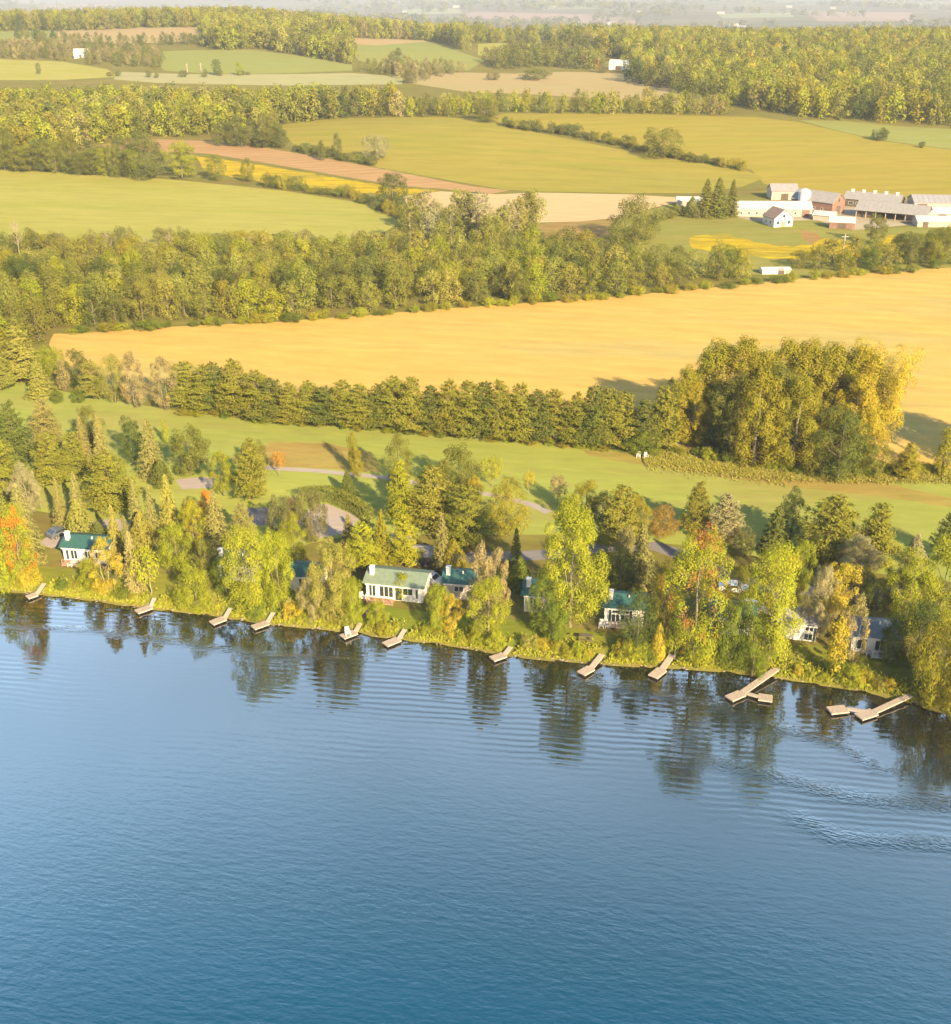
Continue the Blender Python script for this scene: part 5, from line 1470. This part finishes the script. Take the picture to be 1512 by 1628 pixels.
# ------------------------------------------------------------------ docks
def plank_box(mb, W, x0, x1, z0, z1, pitch=0.16):
    n = max(2, int((x1 - x0) / pitch))
    for k in range(n):
        a = x0 + (x1 - x0) * k / n; b = x0 + (x1 - x0) * (k + 1) / n - 0.02
        mb.box(a, b, -W / 2, W / 2, z0, z1)
DOCK_SEG = []
def dock(tip, inner, shore, pw, gw, label, extra=None, deckz=0.42):
    T, I = [Vector((*plane_hit(p[0], p[1], deckz), 0)) for p in (tip, inner)]
    S = hit(*shore); S.z = S.z + .35 - deckz; DOCK_SEG.append((T.xy.copy(), S.xy.copy()))
    o = empty("dock", I, 0, label, "dock", "docks along the shore")
    def run(name, A, B, w, z, legs):
        d = B - A; L = d.length; ang = math.atan2(d.y, d.x)
        tilt = -math.atan2(d.z, math.hypot(d.x, d.y))
        mb = MB(); plank_box(mb, w, 0, L, z - .05, z)
        e = mb.obj(name, M["grey_boards"], o); e.location = A - I; e.rotation_euler = (0, tilt, ang)
        fr = MB().box(-.02, L + .02, -w / 2 - .02, -w / 2 + .06, z - .17, z - .052).box(-.02, L + .02, w / 2 - .06, w / 2 + .02, z - .17, z - .052)
        fr.box(-.02, .06, -w / 2 + .06, w / 2 - .06, z - .17, z - .052).box(L - .06, L + .02, -w / 2 + .06, w / 2 - .06, z - .17, z - .052)
        fr.obj("frame", M["grey_boards"], e)
        for k in range(legs):
            for sd in (-1, 1):
                x = .15 + (L - .3) * k / max(1, legs - 1)
                MB().tube([(x, sd * (w / 2 - .1), -1.2), (x, sd * (w / 2 - .1), z - .06)], [.07, .07], 6).obj("post", M["dark_float"], e)
        return e
    run("platform", T, I, pw * .8, deckz, 3)
    g = run("gangway", I + (S - I).normalized() * .06, S, gw * .68, deckz + .03, max(2, int((S - I).length / 2.2)))
    if extra:
        A, B, C = [Vector((*plane_hit(p[0], p[1], deckz), 0)) for p in extra]
        run("side_walkway", A, B, .55, deckz + .03, 2)
        run("platform", B, C, pw * .85, deckz, 2)
    return o
dock((43, 949), (58, 944), (71, 930), 1.5, .9, "first dock from the left, short grey platform by the orange maple")
dock((217, 972), (240, 964), (246, 953), 1.7, .9, "second dock from the left, below the silvery spruce")
dock((336, 990), (357, 982), (367, 969), 1.7, .9, "third dock from the left, below the dome-shaped bush")
dock((402, 997), (425, 989), (435, 976), 1.7, .9, "fourth dock from the left, right of the big bright tree")
dock((544, 1012), (565, 1004), (573, 993), 1.7, .9, "fifth dock from the left, with a white chair on it")
dock((612, 1024), (634, 1015), (644, 1003), 1.7, .9, "sixth dock from the left, below the largest white cottage")
dock((782, 1047), (802, 1040), (812, 1031), 1.7, .9, "seventh dock from the left, below the pinkish birches")
dock((924, 1070), (940, 1061), (957, 1043), 1.7, 1.1, "eighth dock from the left, right of the tallest cottonwood")
dock((1038, 1075), (1053, 1063), (1069, 1043), 1.8, 1.2, "ninth dock from the left, below the small yellowish cedar")
dock((1159, 1110), (1180, 1101), (1236, 1065), 1.8, 1.3, "T-shaped dock with long gangway and a separate square float", extra=[(1182, 1100), (1206, 1107), (1228, 1110)])
dock((1365, 1139), (1390, 1131), (1447, 1108), 1.9, 1.2, "dock furthest right, forked with a side platform to its left", extra=[(1380, 1131), (1346, 1126), (1318, 1129)])

# ------------------------------------------------------------------ lawn furniture, cars, small things
def chair(u, v, rz, label, group=None, mat="white_paint"):
    o = empty("lawn_chair", hit(u, v), rz, label, "chair", group)
    mb = MB()
    for k in range(5): mb.box(-.28, .28, -.35 + k * .14, -.23 + k * .14, .33 + k * -.02, .37 + k * -.02)
    mb.obj("seat", M[mat], o)
    bk = MB()
    for k in range(5):
        x = -.28 + k * .115
        V = [(x, .28, .25), (x + .1, .28, .25), (x + .1, .62, 1.0), (x, .62, 1.0), (x, .32, .25), (x + .1, .32, .25), (x + .1, .66, 1.0), (x, .66, 1.0)]
        bk.add(V, [(0, 1, 2, 3), (7, 6, 5, 4), (0, 4, 5, 1), (1, 5, 6, 2), (2, 6, 7, 3), (3, 7, 4, 0)])
    bk.obj("backrest", M[mat], o)
    for sx in (-1, 1):
        MB().box(sx * .34 - .06, sx * .34 + .06, -.4, .45, .54, .58).obj("armrest", M[mat], o)
        for y in (-.36, .3): MB().box(sx * .32 - .04, sx * .32 + .04, y - .04, y + .04, 0, .54).obj("leg", M[mat], o)
    return o
for (u, v, lab) in ((575, 953, "white lawn chair left of a pair before the largest cottage"), (584, 953, "white lawn chair right of a pair before the largest cottage"),
                    (956, 997, "white lawn chair left of a pair by the cottage with tall windows"), (965, 997, "white lawn chair right of a pair by the cottage with tall windows"),
                    (113, 900, "white lawn chair left of a pair by the leftmost whole cottage"), (120, 900, "white lawn chair right of a pair by the leftmost whole cottage"),
                    (1015, 727, "white chair left of a pair at the end of the pine windbreak"), (1027, 728, "white chair right of a pair at the end of the pine windbreak"),
                    (458, 962, "white lawn chair by the bank right of the two biggest trees"), (1378, 1041, "white lawn chair before the cottage with blue-grey roof")):
    chair(u, v, rnd.uniform(-.3, .3), lab)
c = chair(0, 0, 0.3, "white chair standing on the fifth dock"); q = plane_hit(553, 1009, .42); c.location = (q[0], q[1], .425)
def bench(u, v, label):
    o = empty("picnic_bench", hit(u, v), -.1, label, "bench")
    MB().box(-.95, .95, -.38, .38, .72, .78).obj("tabletop", M["dark_wood"], o)
    for y in (-.75, .75): MB().box(-.95, .95, y - .14, y + .14, .42, .47).obj("seat", M["dark_wood"], o)
    for x in (-.7, .7):
        mb = MB().box(x - .05, x + .05, -.8, .8, .36, .42)
        for sd in (-1, 1): mb.tube([(x, sd * .25, .72), (x, sd * .7, 0)], [.06, .06], 4)
        mb.obj("leg", M["dark_wood"], o)
bench(576, 978, "dark picnic bench on the shaded lawn above the fifth dock")
bench(931, 1017, "dark picnic bench on the sunny lawn above the eighth dock")
def car(u, v, rz, paint, label):
    o = empty("parked_car", hit(u, v), rz, label, "car")
    L, W = 4.4, 1.75
    prof = [(0, .35), (L, .35), (L, .75), (L - .1, .92), (L - 1.1, 1.0), (L - 1.75, 1.45), (L - 3.4, 1.47), (L - 4.15, .98), (.05, .9)]
    MB().prism(prof, -W / 2, W / 2).obj("body", M[paint], o)
    for sd in (-1, 1):
        y = sd * W / 2
        MB().prism([(L - 3.75, 1.02), (L - 1.35, 1.02), (L - 1.85, 1.40), (L - 3.35, 1.42)], min(y, y + sd * .01), max(y, y + sd * .01)).obj("side_window", M["glass"], o)
    for a, b in (((L - 1.16, 1.04), (L - 1.70, 1.42)), ((L - 4.08, 1.04), (L - 3.48, 1.42))):
        dx = .02 if a[0] > 2 else -.02
        wn = MB(); V = [(a[0] + dx, -W / 2 + .12, a[1]), (a[0] + dx, W / 2 - .12, a[1]), (b[0] + dx, W / 2 - .16, b[1]), (b[0] + dx, -W / 2 + .16, b[1])]
        V += [(x - dx * 2, y, z - .02) for x, y, z in V]
        wn.add(V, [(0, 1, 2, 3), (7, 6, 5, 4), (0, 4, 5, 1), (1, 5, 6, 2), (2, 6, 7, 3), (3, 7, 4, 0)])
        wn.obj("windscreen" if dx > 0 else "rear_window", M["glass"], o)
    for x in (.85, L - .85):
        for sd in (-1, 1):
            w = MB().tube([(x, sd * (W / 2 - .18), .33), (x, sd * (W / 2 + .02), .33)], [.33, .33], 14).obj("wheel", M["rubber"], o)
            MB().tube([(x, sd * (W / 2 + .021), .33), (x, sd * (W / 2 + .035), .33)], [.2, .2], 10).obj("rim", M["metal"], w)
    for sd in (-1, 1):
        MB().box(L - .02, L + .02, sd * .6 - .16, sd * .6 + .16, .68, .82).obj("headlight", M["white_paint"], o)
car(666, 921, -.5, "white_car", "white car parked right behind the gable of the largest cottage")
car(1172, 968, -.3, "white_car", "white car parked behind the shaded dark teal roofed cottage")
car(78, 858, .9, "grey_car", "dark car parked on the gravel drive at the far left")
car(1142, 938, -.2, "white_car", "white car half hidden on the road above the shaded cottage")

# stones at the water's edge
rs = []
def stone_mesh(i):
    g = random.Random(i)
    import bmesh
    bm = bmesh.new(); bmesh.ops.create_icosphere(bm, subdivisions=1, radius=.5)
    for vtx in bm.verts: vtx.co *= g.uniform(.75, 1.2); vtx.co.z *= .7
    me = bpy.data.meshes.new("stone"); bm.to_mesh(me); bm.free(); me.materials.append(M["stone"])
    return me
SM = [stone_mesh(i) for i in range(5)]
VV, FF, off = [], [], 0
for k in range(420):
    u = rnd.uniform(-60, 1460); p = plane_hit(u, shore_v(u))
    x = p[0]; y = float(yshore(x)) + rnd.uniform(-.25, .7)
    me = SM[k % 5]; s = rnd.uniform(.2, .5)
    co = np.empty(len(me.vertices) * 3); me.vertices.foreach_get("co", co); co = co.reshape(-1, 3) * s + np.array([x, y, terr(x, y) + .03])
    VV.append(co); FF.append(np.array([list(q.vertices) for q in me.polygons]) + off); off += len(co)
tag(link("shore_stones", mesh_from("shore_stones", np.concatenate(VV), np.concatenate(FF), [M["stone"]])), "pale stones scattered along the water's edge", "stones", kind="stuff")

# rough grass and reeds on the bank, dry weeds below the grove
def tufts(name, pts, hr, wr, cols, label):
    P = np.array(pts); n = len(P)
    h = rng.uniform(hr[0], hr[1], n)
    P = P + np.column_stack([np.zeros(n), np.zeros(n), h * rng.uniform(.2, .8, n)])
    nn = rng.normal(size=(n, 3)) * .55 + np.array([.25, -.5, .75])
    V, Q, _v = leaf_quads(P, nn, h * rng.uniform(wr[0], wr[1], n), .5, np.tile(np.array([0, 0, 1.0]), (n, 1)) + rng.normal(size=(n, 3)) * .45)
    t = []
    for k in range(n):
        c = COLS[rnd.choice(cols)]; f = rnd.uniform(.88, 1.12); t.append((c[0] * f, c[1] * f, c[2] * f, 1))
    ob = link(name, mesh_from(name, V, Q, [M["wood_leaf"]], None, {"leafvar": ("FLOAT", rng.uniform(0, 1, n)), "tint": ("FLOAT_COLOR", np.array(t))}))
    tag(ob, label, "grass", kind="stuff")
pts = []
for k in range(44000):
    u = rnd.uniform(-80, 1500); p = plane_hit(u, shore_v(u)); d = abs(rnd.gauss(0, 1.25)) + .15
    x = p[0]; y = float(yshore(x)) + d
    if any(((Vector((x, y)) - A).dot(B - A) > 0 and abs((B - A).normalized().cross(Vector((x, y)) - A)) < .8) or (Vector((x, y)) - B).length < 1.0
           for A, B in DOCK_SEG if abs(x - A.x) < 7): continue
    pts.append((x, y, terr(x, y)))
tufts("bank_grass", pts, (.25, .75), (.5, .85), ["yg", "yg", "yg", "gg", "wo", "lt"], "rank yellow-green grass and weeds along the lake bank")
pts = []
line = [hit(u, np.interp(u, [925, 1060, 1250, 1400, 1520], [718, 730, 754, 758, 757])) for u in range(925, 1525, 12)]
for k in range(42000):
    i = rnd.randrange(8, len(line) - 1); q = line[i].lerp(line[i + 1], rnd.random())
    x = q.x; y = q.y + rnd.gauss(0, 2.2) * (1 if i < 26 else .6)
    pts.append((x, y, terr(x, y)))
tufts("dry_weeds", pts, (.2, .42), (.8, 1.2), ["gg", "tan", "gg", "lt", "wo"], "dry golden weeds in the rough below the poplar grove")
